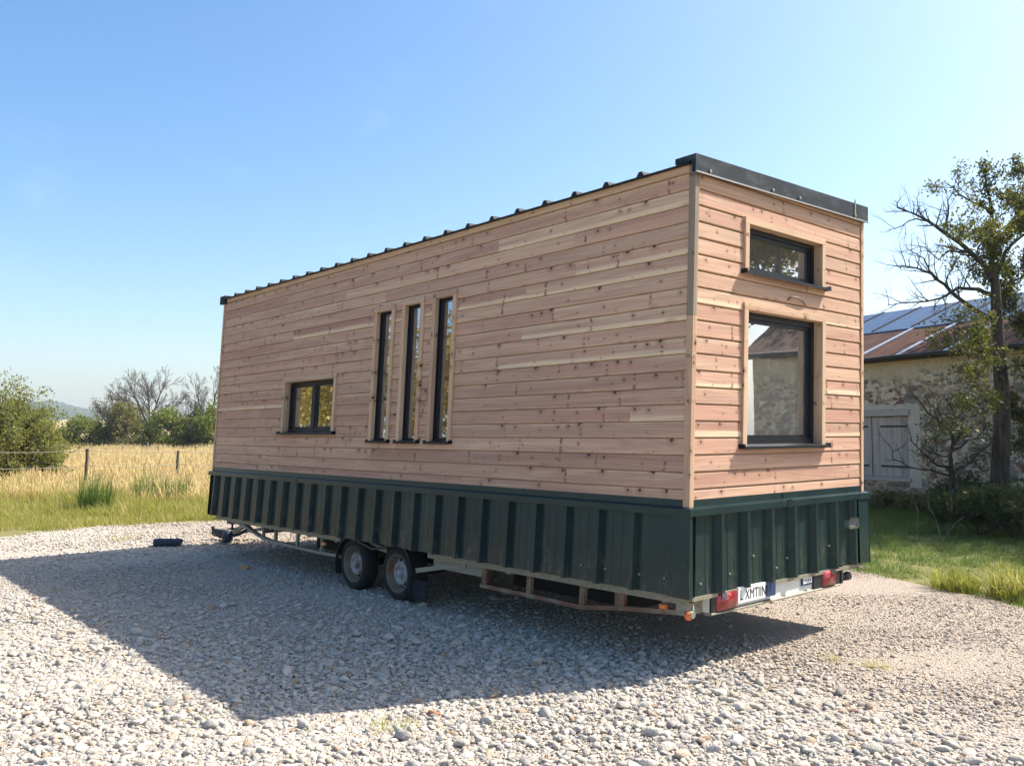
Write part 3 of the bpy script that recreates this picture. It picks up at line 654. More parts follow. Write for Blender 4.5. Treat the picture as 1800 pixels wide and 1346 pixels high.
# ---- tall tree at the right
D1=15.0
T=Plant(5); A_=lambda pts,d=D1,j=.0:[at(x,y,d+j*(i%3-1)) for i,(x,y) in enumerate(pts)]
base1=gnd(1754,D1)
trunk=[base1-np.array([0,0,.1])]+A_([(1756,880),(1760,778),(1763,700),(1757,640),(1752,560),(1750,500)])
T.limb(trunk[:2]+trunk[2:],.185,.078,10,.0)
T.mb.tube([base1+np.array([0,0,-.05]),base1+np.array([0,0,.25])],[.27,.19],10,caps=False)
TW=dict(seg=4,jit=.16,up=.05,max=2,ch=[6,4],ang=(30,65),ratio=.52,leaf_lv=9,leafn=0,ls=.05)
def leafy(n,lv=1,ls=.06): d=dict(TW); d.update(leaf_lv=lv,leafn=n,ls=ls); return d
limbs=[ # px path, depth drift, r0, r1, leaf count
 ([(1750,500),(1750,464),(1747,384),(1739,345),(1732,305)],.0,.085,.015,10),
 ([(1747,493),(1741,484),(1707,447),(1660,407),(1630,387),(1607,375),(1577,365)],.5,.085,.011,0),
 ([(1632,389),(1610,384),(1584,397),(1560,404)],.2,.022,.006,0),
 ([(1659,405),(1667,377),(1667,354),(1678,325)],-.3,.030,.006,0),
 ([(1742,375),(1734,370),(1700,350),(1677,333),(1657,320)],.4,.04,.007,3),
 ([(1748,520),(1720,509),(1687,506),(1650,527),(1607,534),(1560,537)],-.4,.055,.008,0),
 ([(1754,565),(1710,538),(1674,511),(1647,489),(1627,477),(1594,467),(1578,468)],.6,.065,.009,0),
 ([(1647,489),(1624,454),(1594,437)],.1,.022,.006,0),
 ([(1704,446),(1690,444),(1650,454),(1607,431)],-.5,.032,.006,0),
 ([(1752,480),(1757,467),(1767,444),(1800,410),(1850,375)],-.5,.06,.012,18),
 ([(1750,440),(1770,400),(1788,360),(1795,320)],.5,.045,.01,18),
 ([(1748,400),(1720,395),(1700,410),(1685,400)],-.6,.035,.008,6),
 ([(1750,455),(1725,450),(1700,470),(1685,460)],.8,.035,.008,5),
 ([(1753,510),(1757,504),(1800,490),(1860,465)],.6,.05,.012,18),
 ([(1752,545),(1735,560),(1700,575),(1680,580)],-.7,.04,.008,6),
 ([(1755,600),(1730,610),(1700,625),(1690,650)],-.8,.04,.01,8),
 ([(1755,590),(1780,570),(1810,560),(1850,560)],.5,.05,.01,24),
 ([(1760,650),(1790,640),(1830,650)],-.5,.04,.01,22),
 ([(1762,690),(1735,700),(1710,720),(1690,745)],-.9,.035,.008,6),
 ([(1762,720),(1790,715),(1825,730)],.4,.04,.01,22),
 ([(1758,780),(1785,775),(1830,762)],.3,.04,.012,14),
 ([(1758,768),(1720,795),(1682,822)],-.2,.022,.010,0)]
for pth,j,r0,r1,ln in limbs:
    n=len(pth); pts=[at(x,y,D1+j*(i/(n-1))*2) for i,(x,y) in enumerate(pth)]
    o=T.limb(pts,r0*.82,r1*.82,6,.05); Lm=sum(np.linalg.norm(o[i+1]-o[i]) for i in range(len(o)-1))
    cnt=max(4,int(Lm*(8.5 if ln<3 else 7.)))
    for q in range(cnt):
        t=(.22+.78*(q+T.r.random())/cnt)*(len(o)-1); i=min(int(t),len(o)-2); p=o[i]+(o[i+1]-o[i])*(t-i); dd=o[i+1]-o[i]; dd/=np.linalg.norm(dd)
        x=T.nr.normal(size=3); x-=dd*(x@dd); x/=np.linalg.norm(x); a=rad(T.r.uniform(25,70))
        T.grow(p,dd*math.cos(a)+x*math.sin(a)+np.array([0,0,.12]),T.r.uniform(.25,.75 if ln<3 else .62)*(1.15-.5*t/len(o)),max(.006,r0*.28*(1-.6*t/len(o))),0,leafy(max(1,int(ln*.46*T.r.uniform(.2,1.8))),1,.05) if ln else dict(TW,ch=[5,3]))
T.finish('tall_tree','tall half-bare tree with thick dark trunk in front of the stone barn','tree',base1,M['bark'],M['leaf'],.066)
# ---- small dead-branched tree beside it
D2=15.4; T=Plant(9); b2=gnd(1671,D2)
for pth,j,r0,r1,ln in [([(1670,905),(1670,864),(1673,800),(1674,760),(1674,712)],0,.065,.01,10),([(1669,821),(1633,807),(1598,771)],-.3,.03,.006,2),
  ([(1668,835),(1637,827),(1598,821),(1570,806),(1562,780)],.2,.024,.005,0),([(1672,765),(1669,753),(1633,725),(1610,700),(1598,694)],-.2,.028,.005,1),([(1660,745),(1651,732),(1646,700)],.1,.016,.005,0),
  ([(1671,845),(1680,828),(1708,811),(1745,775)],.2,.03,.008,12),([(1671,868),(1683,857),(1708,832),(1737,826)],-.3,.026,.006,9),([(1673,790),(1700,775),(1725,765)],.3,.025,.006,16),
  ([(1673,770),(1650,775),(1628,765)],-.3,.02,.006,12),([(1674,740),(1692,725),(1705,715)],.1,.018,.005,12),([(1672,800),(1650,800),(1635,790)],.3,.02,.006,12)]:
    n=len(pth); pts=[at(x,y,D2+j*(i/(n-1))*2) for i,(x,y) in enumerate(pth)]
    o=T.limb(pts,r0,r1,6,.04); cnt=6
    for q in range(cnt):
        t=(.3+.7*(q+T.r.random())/cnt)*(len(o)-1); i=min(int(t),len(o)-2); p=o[i]+(o[i+1]-o[i])*(t-i); dd=o[i+1]-o[i]; dd/=np.linalg.norm(dd)
        x=T.nr.normal(size=3); x-=dd*(x@dd); x/=np.linalg.norm(x); a=rad(T.r.uniform(25,60))
        T.grow(p,dd*math.cos(a)+x*math.sin(a),T.r.uniform(.22,.5),max(.005,r0*.3),0,dict(TW,ch=[4,2],max=1 if not ln else 2,leafn=max(0,int(ln*.2)),leaf_lv=1))
T.finish('small_tree','small dark spindly tree with bare twigs beside the barn shutters','tree',b2-np.array([0,0,.05]),M['bark'],M['leafdark'],.062)
# ---- dark shrubs at the foot of the trees
for i,(px,d,w_,h_,n,lab) in enumerate([(1715,14.2,.85,.85,3800,'low dark green shrub left of the thick tree trunk'),(1775,13.7,.95,.95,4200,'low dark green shrub hiding the foot of the thick tree trunk'),(1850,13.9,.9,1.2,3600,'dark green shrub at the right-hand edge below the tall tree'),
     (1545,18.6,.8,.5,1500,'ragged weeds along the barn wall beside the house corner'),(1620,17.6,.7,.55,1500,'ragged weeds along the barn wall below the shutters'),(1700,16.8,.8,1.1,2200,'tangled dark bush against the barn wall behind the thin tree')]):
    T=Plant(60+i); g0=gnd(px,d); T.L=list(cloud(T.nr,g0+np.array([0,0,h_*.42]),w_,w_*.7,h_*.6,n,14))
    for q in range(7):
        v=T.nr.normal(size=3); v[2]=1.2; T.grow(g0,v,h_*.9,.012,1,dict(TW,leafn=0))
    T.finish('shrub',lab,'shrub',g0,M['bark'],M['leafdark'] if i<3 else M['leafolive'] if i<5 else M['leafdark'],.085)
# ---- dry stems
for i,(px,d,path) in enumerate([(1614,13.4,[(1613,935),(1614,905),(1608,880),(1605,858)]),(1645,13.2,[(1650,940),(1640,905),(1630,885),(1633,855),(1630,840)]),(1675,13.3,[(1664,935),(1668,910),(1674,885),(1671,870)]),(1690,13.2,[(1666,935),(1680,920),(1695,907)])]):
    T=Plant(80+i); pts=[gnd(path[0][0],d)-np.array([0,0,.03])]+[at(x,y,d) for x,y in path]; T.limb(pts,.014,.007,5,.05)
    b=T.mb; org=pts[0]; o=b.build('dry_stem',M['barkgrey'],None,shear=False,org=org)
    tag(o,('single pale dead stem nearest the house corner','kinked pale dead stem with a side twig','upright dead stem by the thin tree','leaning straw-coloured stalk by the dead stems')[i],'dead stem','dead stems in the shaded grass')
# ---- big bush at the left edge
D3=25.5; T=Plant(21); g0=gnd(-25,D3)
BP=dict(seg=5,jit=.14,up=.05,max=2,ch=[9,6],ang=(25,60),ratio=.50,leaf_lv=0,leafn=14,ls=.10,t0=.12)
for i in range(64):
    a=i*2.4; tilt=T.r.uniform(.15,1.35); v=np.array([math.cos(a)*tilt,math.sin(a)*tilt,1.]); q=g0+np.array([math.cos(a),math.sin(a),0])*T.r.uniform(.1,.9)
    T.grow(q,v,T.r.uniform(1.7,2.95)*(1.0 if tilt<.8 else .85),.045,0,BP)
for dx,dz in ((1.2,.6),(1.6,.5),(.9,.9),(1.4,1.2),(.7,1.6),(1.75,.95),(.3,2.0),(1.0,1.9),(.2,.9),(.5,1.3),(1.95,.55),(.8,.45),(-.3,1.6),(.6,1.0),(1.5,1.4),(0.,.6),(1.85,.3),(.4,1.75)):
    q=g0+RT*dx*.9+np.array([0,0,dz]); T.L+=list(cloud(T.nr,q,.66,.9,.58,2300,9))
for dx,dz,L_,lean in ((1.15,1.7,1.5,.75),(.75,2.1,1.5,.55),(1.5,1.3,1.2,.9),(.3,2.3,1.4,.2),(.95,1.95,1.3,.35),(1.35,1.6,1.3,.5),(0.,2.3,1.6,-.1),(.55,2.2,1.2,.65)):
    T.grow(g0+RT*dx*.8+np.array([0,0,dz*.75]),RT*lean+np.array([0,0,1.])+FH*T.r.uniform(-.3,.3),L_,.022,0,dict(BP,seg=5,jit=.07,max=1,ch=[9],ratio=.36,leafn=16,ls=.05))
T.finish('big_bush','large yellow-green bush with feathery top at the edge of the dry meadow','bush',g0,M['barkgrey'],M['leafbush'],.085)
# ---- hedgerow across the meadow
def hedge(i,px,d,w_,h_,mat,n,lab,lumps=20):
    w_*=1.18; h_*=1.32; n=int(n*1.7)
    T=Plant(100+i); g0=gnd(px,d); T.L=list(cloud(T.nr,g0+np.array([0,0,h_*.45]),w_,w_*.8,h_*.55,n,lumps))+list(cloud(T.nr,g0+np.array([0,0,h_*.16]),w_*1.25,w_*.9,h_*.22,int(n*.6),12))
    for q in range(5):
        v=T.nr.normal(size=3); v[2]=1.6; T.grow(g0,v,h_*.8,.06,1,dict(TW,leafn=0))
    T.finish('hedge_bush',lab,'bush',g0,M['barkgrey'],mat,.24,'hedgerow bushes beyond the meadow')
hedge(0,112,72,1.3,1.7,M['leafhedge2'],1500,'small dark hedge bush partly behind the big bush')
hedge(1,145,70,2.0,3.0,M['leafhedge'],2600,'round light green hedge bush left of the bare tree')
hedge(2,190,73,1.5,2.4,M['leafhedge2'],1500,'dark low hedge bush between two light green ones')
hedge(3,222,71,1.9,4.0,M['leafolive'],2300,'olive hedge bush left of the bare spreading tree trunk')
hedge(4,258,74,1.4,2.6,M['leafhedge2'],1500,'dark hedge bush at the foot of the bare spreading tree')
hedge(5,288,69,1.9,3.8,M['leafhedge'],2600,'bright green hedge bush right of the bare tree trunk')
hedge(6,325,73,1.6,3.2,M['leafolive'],1700,'brownish hedge bush below the small bare thicket')
hedge(7,348,70,1.5,3.4,M['leafhedge2'],1700,'dark hedge bush near the house edge')
hedge(8,370,68,1.6,3.8,M['leafhedge'],2200,'light green hedge bush closest to the house edge')
hedge(9,420,70,2.2,3.8,M['leafhedge2'],1800,'dark hedge bush partly hidden behind the tiny house')
hedge(10,60,74,2.6,2.6,M['leafhedge2'],1500,'dark hedge bush behind the big bush')
hedge(11,-40,76,3.6,3.2,M['leafhedge'],1500,'green hedge bush beyond the left frame edge')
def baretree(seed,px,d,h_,lab,dirs,thick=.16,leaf=None):
    T=Plant(seed); g0=gnd(px,d); BPp=dict(seg=6,jit=.075,up=.05,max=3,ch=[11,9,7],rmin=.0105,ang=(20,52),ratio=.55,leaf_lv=2,leafn=1 if leaf else 0,ls=.2,t0=.3)
    f0=g0+np.array([0,0,h_*.30]); T.limb([g0,g0+np.array([0,0,h_*.15]),f0],thick,thick*.8,7,.04)
    for (a,u_,L,r_) in dirs: T.grow(f0+np.array([0,0,T.r.uniform(-.3,.3)]),RT*a+np.array([0,0,u_])+FH*T.r.uniform(-.5,.5),L*h_,thick*r_*.8,0,BPp)
    return T.finish('bare_tree',lab,'tree',g0,M['barkgrey'],leaf,.16,'bare trees in the hedgerow')
baretree(201,262,76,6.5,'wide spreading bare tree in the hedgerow',[(-.9,.9,.72,.7),(-.35,1.,.70,.75),(.15,1.,.68,.7),(.55,1.,.70,.7),(1.0,.75,.60,.55),(-1.3,.55,.55,.5),(-.1,1.1,.6,.5)],.2)
baretree(202,372,74,6.6,'slim bare tree beside the left end of the house',[(-.5,1.,.62,.7),(.1,1.,.68,.7),(.5,1.,.62,.6),(-.9,.7,.45,.5)],.15)
baretree(203,325,80,4.8,'low bare thicket tree between the two taller bare trees',[(-.7,1.,.6,.7),(0,1.,.6,.7),(.7,1.,.6,.6),(-1.1,.6,.5,.5),(1.1,.6,.5,.5)],.12)
baretree(204,205,78,4.9,'small grey tree left of the spreading bare tree',[(-.6,1.,.6,.7),(.2,1.,.6,.7),(.8,.8,.55,.6)],.12,M['leafolive'])
# ---- trees out of frame: some mirrored by panes and steel, others placed for shade
def offtree(seed,x,y,h_,w_,mat,n,lab,size=.16,z0=.3):
    T=Plant(seed); g0=np.array([x,y,0.]); T.limb([g0,g0+np.array([.1,0,h_*.4]),g0+np.array([0,.1,h_*.8])],.2,.06,7)
    for q in range(8):
        a=q*.9; T.grow(g0+np.array([0,0,h_*T.r.uniform(z0,.7)]),(math.cos(a),math.sin(a),.6),w_*.9,.05,0,dict(TW,leafn=0))
    T.L=list(cloud(T.nr,g0+np.array([0,0,h_*(z0+(1-z0)*.5)]),w_,w_,h_*(1-z0)*.55,n,22)); T.finish('leafy_tree',lab,'tree',g0,M['barkgrey'],mat,size,'trees mirrored in the windows')
offtree(301,11.4,20.6,12.5,4.4,M['leafgold'],30000,'golden tree standing behind the barn, mirrored in the upper end window',.20,.43)
offtree(305,2.2,18.6,14.,3.3,M['leaf'],9000,'tall tree behind the barn shading the shrubs, out of view to the right',.17,.50)
offtree(306,-.3,20.2,14.5,2.9,M['leaf'],7000,'tall tree behind the barn ridge shading the thin tree, out of view',.17,.52)
offtree(302,-13.,-8.8,7.5,3.2,M['leafgold'],12000,'golden-leaved tree in the yard edge, mirrored in the slot windows',.16,.0)
offtree(303,-18.2,-8.4,7.,3.4,M['leafgold'],12000,'golden-leaved tree mirrored in the small square window',.16,.0)
offtree(304,-23.8,-8.4,7.,3.2,M['leafgold'],9000,'tree on the far side of the yard beyond the left frame edge',.16,.0)
# ------------------------------------------------------------------ barn
O_=np.array([-6.2,15.15]); E1=np.array([.973,-.23]); E2=np.array([.23,.973])
def BM(s,d,z): q=O_+E1*s+E2*d; return (q[0],q[1],z)
def stone():
    g=G('rubble_stone_wall'); p=g.pos(); q=g.n('Mapping',Vector=p,Rotation=(0,0,rad(13.3))).outputs[0]
    sx=g.n('SeparateXYZ',i0=q); u,z=sx.outputs[0],sx.outputs[2]
    wn=g.noise(g.comb(g.math('MULTIPLY',u,2.),g.math('MULTIPLY',z,2.)),1.,3); wn2=g.noise(g.comb(g.math('MULTIPLY',u,2.),g.math('MULTIPLY',z,2.),7.),1.,3)
    def layer(su,sz,off):
        uv=g.comb(g.math('ADD',g.math('MULTIPLY',u,su),g.math('MULTIPLY',wn,.9)),g.math('ADD',g.math('MULTIPLY',z,sz),g.math('MULTIPLY',wn2,.9)),off)
        vo=g.n('TexVoronoi',p_voronoi_dimensions='2D',Vector=uv,Scale=1.); ve=g.n('TexVoronoi',p_voronoi_dimensions='2D',p_feature='DISTANCE_TO_EDGE',Vector=uv,Scale=1.)
        return g.n('SeparateColor',i0=vo.outputs[1]),ve.outputs[0],vo.outputs[0]
    fine=g.noise(p,22.,6,.65); big=g.noise(p,.8,4); med=g.noise(p,7.,4,.6)
    mort=g.mix(big,(.60,.46,.31),(.70,.57,.41)); c=mort; mask=0.
    for su,sz,th in ((2.8,4.6,.45),(6.5,10.5,.16)):
        cs,ed,dc=layer(su,sz,su)
        st=g.mix(cs.outputs[0],(.27,.185,.12),(.58,.42,.265)); st=g.mix(g.ss(cs.outputs[1],.74,.82),st,(.27,.235,.20)); st=g.mix(g.ss(cs.outputs[2],.9,.93),st,(.23,.12,.085))
        mk=g.ss(g.math('SUBTRACT',g.math('ADD',.52,g.math('MULTIPLY',g.math('SUBTRACT',med,.5),.55)),dc),.0,.12)
        mk=g.math('MULTIPLY',mk,g.ss(ed,.02,.09)); mk=g.math('MULTIPLY',mk,g.ss(cs.outputs[1],th-.02,th+.02) if su>4 else g.ss(cs.outputs[2],th-.02,th+.02))
        c=g.mix(mk,c,st); mask=g.math('MAXIMUM',mk,mask)
    pits=g.ss(g.noise(p,11.,3,.6),.66,.72); c=g.mix(g.math('MULTIPLY',pits,.6),c,(.10,.08,.065))
    topb=g.ss(g.math('ADD',z,g.math('MULTIPLY',g.math('SUBTRACT',g.noise(p,2.5,4),.5),.9)),2.82,3.05)
    c=g.mix(g.math('MULTIPLY',topb,.85),c,g.mix(big,(.54,.42,.27),(.60,.50,.34))); mask=g.math('MULTIPLY',mask,g.math('SUBTRACT',1.,topb))
    base=g.ss(g.math('ADD',z,g.math('MULTIPLY',big,.5)),.95,.55); c=g.mix(g.math('MULTIPLY',base,.5),c,(.30,.19,.11))
    k=g.math('ADD',.45,g.math('MULTIPLY',fine,1.15)); c=g.mix(1.,c,g.comb(k,k,k),'MULTIPLY')
    grime=g.noise(g.vmul(p,(1.5,1.5,.5)),1.,5); c=g.mix(g.math('MULTIPLY',g.ss(grime,.52,.75),.35),c,(.13,.115,.10))
    h=g.math('ADD',g.math('MULTIPLY',mask,.6),g.math('MULTIPLY',fine,.4))
    return g.pbr(c,.92,0.,g.bump(h,.9,.05),.15)
M['stone']=stone()
def roofmat(name,c1,c2,c3,rough,spec):
    g=G(name); p=g.pos(); q=g.n('Mapping',Vector=p,Rotation=(0,0,rad(13.3))).outputs[0]; sx=g.n('SeparateXYZ',i0=q)
    n=g.noise(g.vmul(q,(6.,1.2,1.2)),1.,6,.65); n2=g.noise(p,1.1,4); c=g.mix(g.ss(n,.3,.7),c1,c2); c=g.mix(g.math('MULTIPLY',g.ss(n2,.5,.72),.7),c,c3)
    wv=g.math('SINE',g.math('MULTIPLY',sx.outputs[0],2*math.pi/.15)); wv=g.math('MULTIPLY',g.math('ADD',wv,1.),.5)
    return g.pbr(c,rough,0.,g.bump(wv,.9,.03),spec)
M['roofrust']=roofmat('rusty_corrugated_sheet',(.070,.034,.025),(.115,.058,.042),(.04,.028,.025),.85,.1)
M['roofblue']=roofmat('blue_grey_sheet',(.055,.105,.20),(.080,.14,.235),(.055,.085,.145),.62,.08)
M['strip']=simple('grey_cover_strip',(.36,.40,.46),.45,.2,.3,3.)
M['greywood']=wood('grey_shutter_wood',(.41,.325,.265),(.53,.44,.37),(.30,.27,.25),knots=False,gray=.2)
M['iron']=simple('dark_iron',(.03,.025,.022),.7,.3,.4,8.)
M['limewash']=simple('lime_render',(.56,.465,.35),.9,0.,.35,5.,.2,.5)
barn=empty('barn',(O_[0],O_[1],0)); borg=np.array([O_[0],O_[1],0.])
tag(barn,'old rubble stone barn with corrugated blue and rusty roof behind the trees','barn')
def bb(mb,name,mat,parent=barn,**k): return mb.build(name,mat,parent,shear=False,org=borg,**k)
SH0,SH1,SZ0,SZ1=-.95,1.24,.62,2.13; BS0,BS1=-10.5,13.6
mb=MB()
for (c0,c1,z0,z1) in cut((BS0,BS1,-.1,3.5),[(SH0,SH1,SZ0,SZ1),(6.2,7.1,1.0,2.1)]): mb.box((c0,c1),(0,.45),(z0,z1),BM)
for s in (BS0,BS1-.45):
    mb.face([BM(s,.45,-.1),BM(s,7.6,-.1),BM(s,7.6,3.5),BM(s,4.,5.12),BM(s,.45,3.72)]); mb.face([BM(s+.45,.45,-.1),BM(s+.45,7.6,-.1),BM(s+.45,7.6,3.5),BM(s+.45,4.,5.12),BM(s+.45,.45,3.72)])
mb.box((BS0,BS1),(7.6,8.0),(-.1,3.5),BM); bb(mb,'wall',M['stone'],weld=False)
mb=MB(); sl=(5.16-3.57)/4.
def roofpiece(s0,s1,d0,d1,off,t=.03):
    z=lambda d:3.57+sl*d+off
    pr=[(d0,z(d0)),(d1,z(d1)),(d1,z(d1)-t),(d0,z(d0)-t)]; mb.prism(pr,s0,s1,BM)
roofpiece(BS0-.2,BS1+.2,-.32,2.05,0); bb(mb,'lower_roof_sheet',M['roofrust'])
mb=MB(); roofpiece(BS0-.2,BS1+.2,1.9,4.02,.035); 
z=lambda d:3.57+sl*d; mb.prism([(4.02,z(4.)+.035),(8.3,3.45),(8.3,3.42),(4.02,z(4.))],BS0-.2,BS1+.2,BM); bb(mb,'upper_roof_sheet',M['roofblue'])
mb=MB()
for k in range(-9,13):
    s=.0+1.2*k; 
    if k%4==3: continue
    pr=[(-.30,z(-.30)+.004),(2.0,z(2.)+.004),(2.0,z(2.)+.03),(-.30,z(-.3)+.03)]; mb.prism(pr,s-.05,s+.05,BM); mb.brk()
mb.each('cover_strip',M['strip'],barn,shear=False,org=borg)
mb=MB()
for k in range(-9,13):
    s=.0+1.2*k-.08; mb.prism([(2.0,z(2.)+.04),(4.0,z(4.)+.04),(4.0,z(4.)+.065),(2.0,z(2.)+.065)],s-.03,s+.03,BM); mb.brk()
mb.each('roof_seam',M['iron'],barn,shear=False,org=borg)
mb=MB(); mb.box((BS0-.2,BS1+.2),(-.30,-.02),(3.36,3.43),BM); mb.tube([BM(s,-.36+.015*math.sin(s*3),3.42+.012*math.sin(s*7)) for s in np.linspace(BS0-.2,BS1+.2,60)],.055,8); bb(mb,'eave_gutter',M['iron'])
mb=MB(); mb.box((SH1,SH1+.30),(-.012,-.001),(.45,2.35),BM); mb.box((SH0-.2,SH1),(-.012,-.001),(2.24,2.36),BM); bb(mb,'window_surround',M['limewash'])
sh=MB(); mid=.22
for s0,s1 in ((SH0,mid-.012),(mid+.012,SH1-.02)):
    n=5
    for k in range(n): sh.box((s0+(s1-s0)*k/n+.004,s0+(s1-s0)*(k+1)/n-.004),(.02,.05),(SZ0+.06,SZ1-.05-.02*random.random()),BM,2)
    sh.brk()
o=sh.each('shutter',M['greywood'],barn,shear=False,org=borg,weld=False)
mb=MB()
for s0,s1 in ((SH0+.05,mid-.1),(mid+.25,SH1-.05)):
    for zz in (SZ0+.30,SZ1-.28): mb.box((s0,s1),(.005,.0195),(zz-.02,zz+.02),BM); mb.brk()
mb.each('strap_hinge',M['iron'],o[0],shear=False,org=borg)
mb=MB(); mb.box((SH0-.1,SH1+.04),(-.06,.10),(SZ1-.04,SZ1+.10),BM); mb.build('lintel',M['greywood'],barn,shear=False,org=borg); mb=MB(); mb.box((SH0-.1,SH1+.05),(-.05,.10),(SZ0-.04,SZ0+.05),BM); mb.build('window_ledge',M['greywood'],barn,shear=False,org=borg)
mb=MB(); mb.box((6.2,7.1),(.06,.10),(1.0,2.1),BM); bb(mb,'side_shutter',M['greywood'])
# proud stones bedded in the wall face
mb=MB(); rg=random.Random(4)
for k in range(30):
    s=rg.uniform(-.4,5.2); zz=rg.uniform(.5,2.95)
    if SH0-.3<s<SH1+.5 and SZ0-.1<zz<SZ1+.3: continue
    a,b=rg.uniform(.07,.24),rg.uniform(.05,.12)
    ringp=[(s+a*math.cos(t)*rg.uniform(.8,1.1),zz+b*math.sin(t)*rg.uniform(.8,1.1)) for t in np.linspace(0,2*math.pi,10,endpoint=False)]
    inner=[((p-s)*.6+s,(q-zz)*.6+zz) for p,q in ringp]
    for i in range(10):
        j=(i+1)%10; mb.face([BM(ringp[i][0],.0,ringp[i][1]),BM(ringp[j][0],.0,ringp[j][1]),BM(inner[j][0],-.035,inner[j][1]),BM(inner[i][0],-.035,inner[i][1])],smooth=True)
    mb.face([BM(p,-.035,q) for p,q in inner],smooth=True)
M['stoneface']=simple('wall_stone_faces',(.23,.185,.14),.9,0.,.9,4.,.2,.6)
ws=bb(mb,'wall_stones',M['stoneface']); ws['kind']='stuff'
# ------------------------------------------------------------------ ground, yard, fields, hills
def ground_mat():
    g=G('meadow_ground'); p=g.pos(); n=g.noise(p,.25,5); n2=g.noise(p,3.,6); n3=g.noise(p,18.,4)
    sx=g.n('SeparateXYZ',i0=p); dry=g.ss(sx.outputs[0],-16.,-21.)
    c=g.mix(g.ss(n2,.3,.7),(.15,.145,.05),(.24,.21,.10)); c=g.mix(g.math('MULTIPLY',g.ss(n3,.55,.7),.5),c,(.19,.16,.085))
    d=g.mix(g.ss(n2,.3,.7),(.26,.20,.085),(.34,.27,.13)); c=g.mix(g.math('MULTIPLY',dry,g.ss(n,.2,.5)),c,d)
    return g.pbr(c,.95,0.,g.bump(n3,.8,.04),.1)
M['ground']=ground_mat()
mb=MB(); Rg=2200
ringr=[0,8,16,30,60,120,300,900,Rg]
for a,b in zip(ringr,ringr[1:]):
    for i in range(48):
        t0,t1=2*math.pi*i/48,2*math.pi*(i+1)/48; q=[(a*math.cos(t0),a*math.sin(t0),0),(b*math.cos(t0),b*math.sin(t0),0),(b*math.cos(t1),b*math.sin(t1),0),(a*math.cos(t1),a*math.sin(t1),0)]
        mb.face(q[1:] if a==0 else q)
go=mb.build('ground',M['ground'],None,shear=False,org=(0,0,-.02)); tag(go,kind='structure')
YARD=[(-12.3,-12),(-12.4,-3),(-12.6,-1.3),(-13.3,-.3),(-12.95,.6),(-12.8,1.4),(-12.6,2.2),(-10.5,3.4),(-8,3.9),(-5.5,4.4),(-3.6,5.3),(-1.6,5.45),(-1.0,5.1),(-.3,4.8),(.2,4.6),(.7,4.35),(2,3.8),(4.5,2.7),(9,1.2),(9,-12)]
def inside(x,y,poly=YARD):
    c=np.zeros(x.shape,bool); n=len(poly)
    for i in range(n):
        (x0,y0),(x1,y1)=poly[i],poly[(i+1)%n]
        k=((y0>y)!=(y1>y)); c^=k&(x<(x1-x0)*(y-y0)/((y1-y0) if y1!=y0 else 1e-9)+x0)
    return c
def yard_mat():
    g=G('gravel_bed'); p=g.pos(); v=g.n('TexVoronoi',Vector=p,Scale=34.); v2=g.n('TexVoronoi',Vector=p,Scale=70.); n=g.noise(p,1.2,4); sx=g.n('SeparateXYZ',i0=p)
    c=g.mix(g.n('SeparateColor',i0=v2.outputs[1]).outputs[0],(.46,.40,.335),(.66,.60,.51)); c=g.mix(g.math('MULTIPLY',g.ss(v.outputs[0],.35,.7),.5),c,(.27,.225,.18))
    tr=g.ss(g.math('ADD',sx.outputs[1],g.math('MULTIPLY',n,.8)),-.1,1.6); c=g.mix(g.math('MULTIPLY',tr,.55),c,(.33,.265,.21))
    return g.pbr(c,.95,0.,g.bump(v2.outputs[0],.9,.02),.15)
M['yard']=yard_mat()
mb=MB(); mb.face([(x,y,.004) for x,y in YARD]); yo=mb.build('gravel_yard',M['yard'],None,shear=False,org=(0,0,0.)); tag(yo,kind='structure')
# far sloping field and wooded hill
def hillmesh(name,mat,px0,px1,d0,d1,hf,nx=60,ny=8,rough=0.):
    mb=MB(); nr=np.random.default_rng(5); grid=[]
    for j in range(ny+1):
        d=d0+(d1-d0)*j/ny; row=[]
        for i in range(nx+1):
            px=px0+(px1-px0)*i/nx; q=at(px,763,d); row.append((q[0],q[1],hf(px,j/ny)*(1+0)+nr.normal()*rough*(j>0)))
        grid.append(row)
    for j in range(ny):
        for i in range(nx): mb.face([grid[j][i],grid[j][i+1],grid[j+1][i+1],grid[j+1][i]],smooth=rough==0)
    o=mb.build(name,mat,None,shear=False,org=(0,0,0)); tag(o,kind='structure'); return o
def fieldmat():
    g=G('ripe_field'); p=g.pos(); n=g.noise(p,.05,5); c=g.mix(n,(.36,.27,.12),(.44,.35,.17)); return g.pbr(c,.95)
M['field']=fieldmat()
hillmesh('sloping_field',M['field'],-500,700,180,420,lambda px,t:(-.5+9.5*t*max(0.,1-((px-80)/520.)**2)) )
def woodmat():
    g=G('wooded_hill'); p=g.pos(); v=g.noise(p,.05,5,.6); c=g.mix(g.ss(v,.4,.6),(.020,.035,.014),(.055,.075,.026)); return g.pbr(c,.95,0.,g.bump(v,1.,6.),.05)
M['wooded']=woodmat()
def hh(px,t):
    base=np.interp(px,[-600,-100,60,95,150,195,300,500,900],[14,40,60,62,47,40,30,20,8]); return t**.8*base
hillmesh('hill',M['wooded'],-900,1300,900,1500,hh,500,10,1.1)
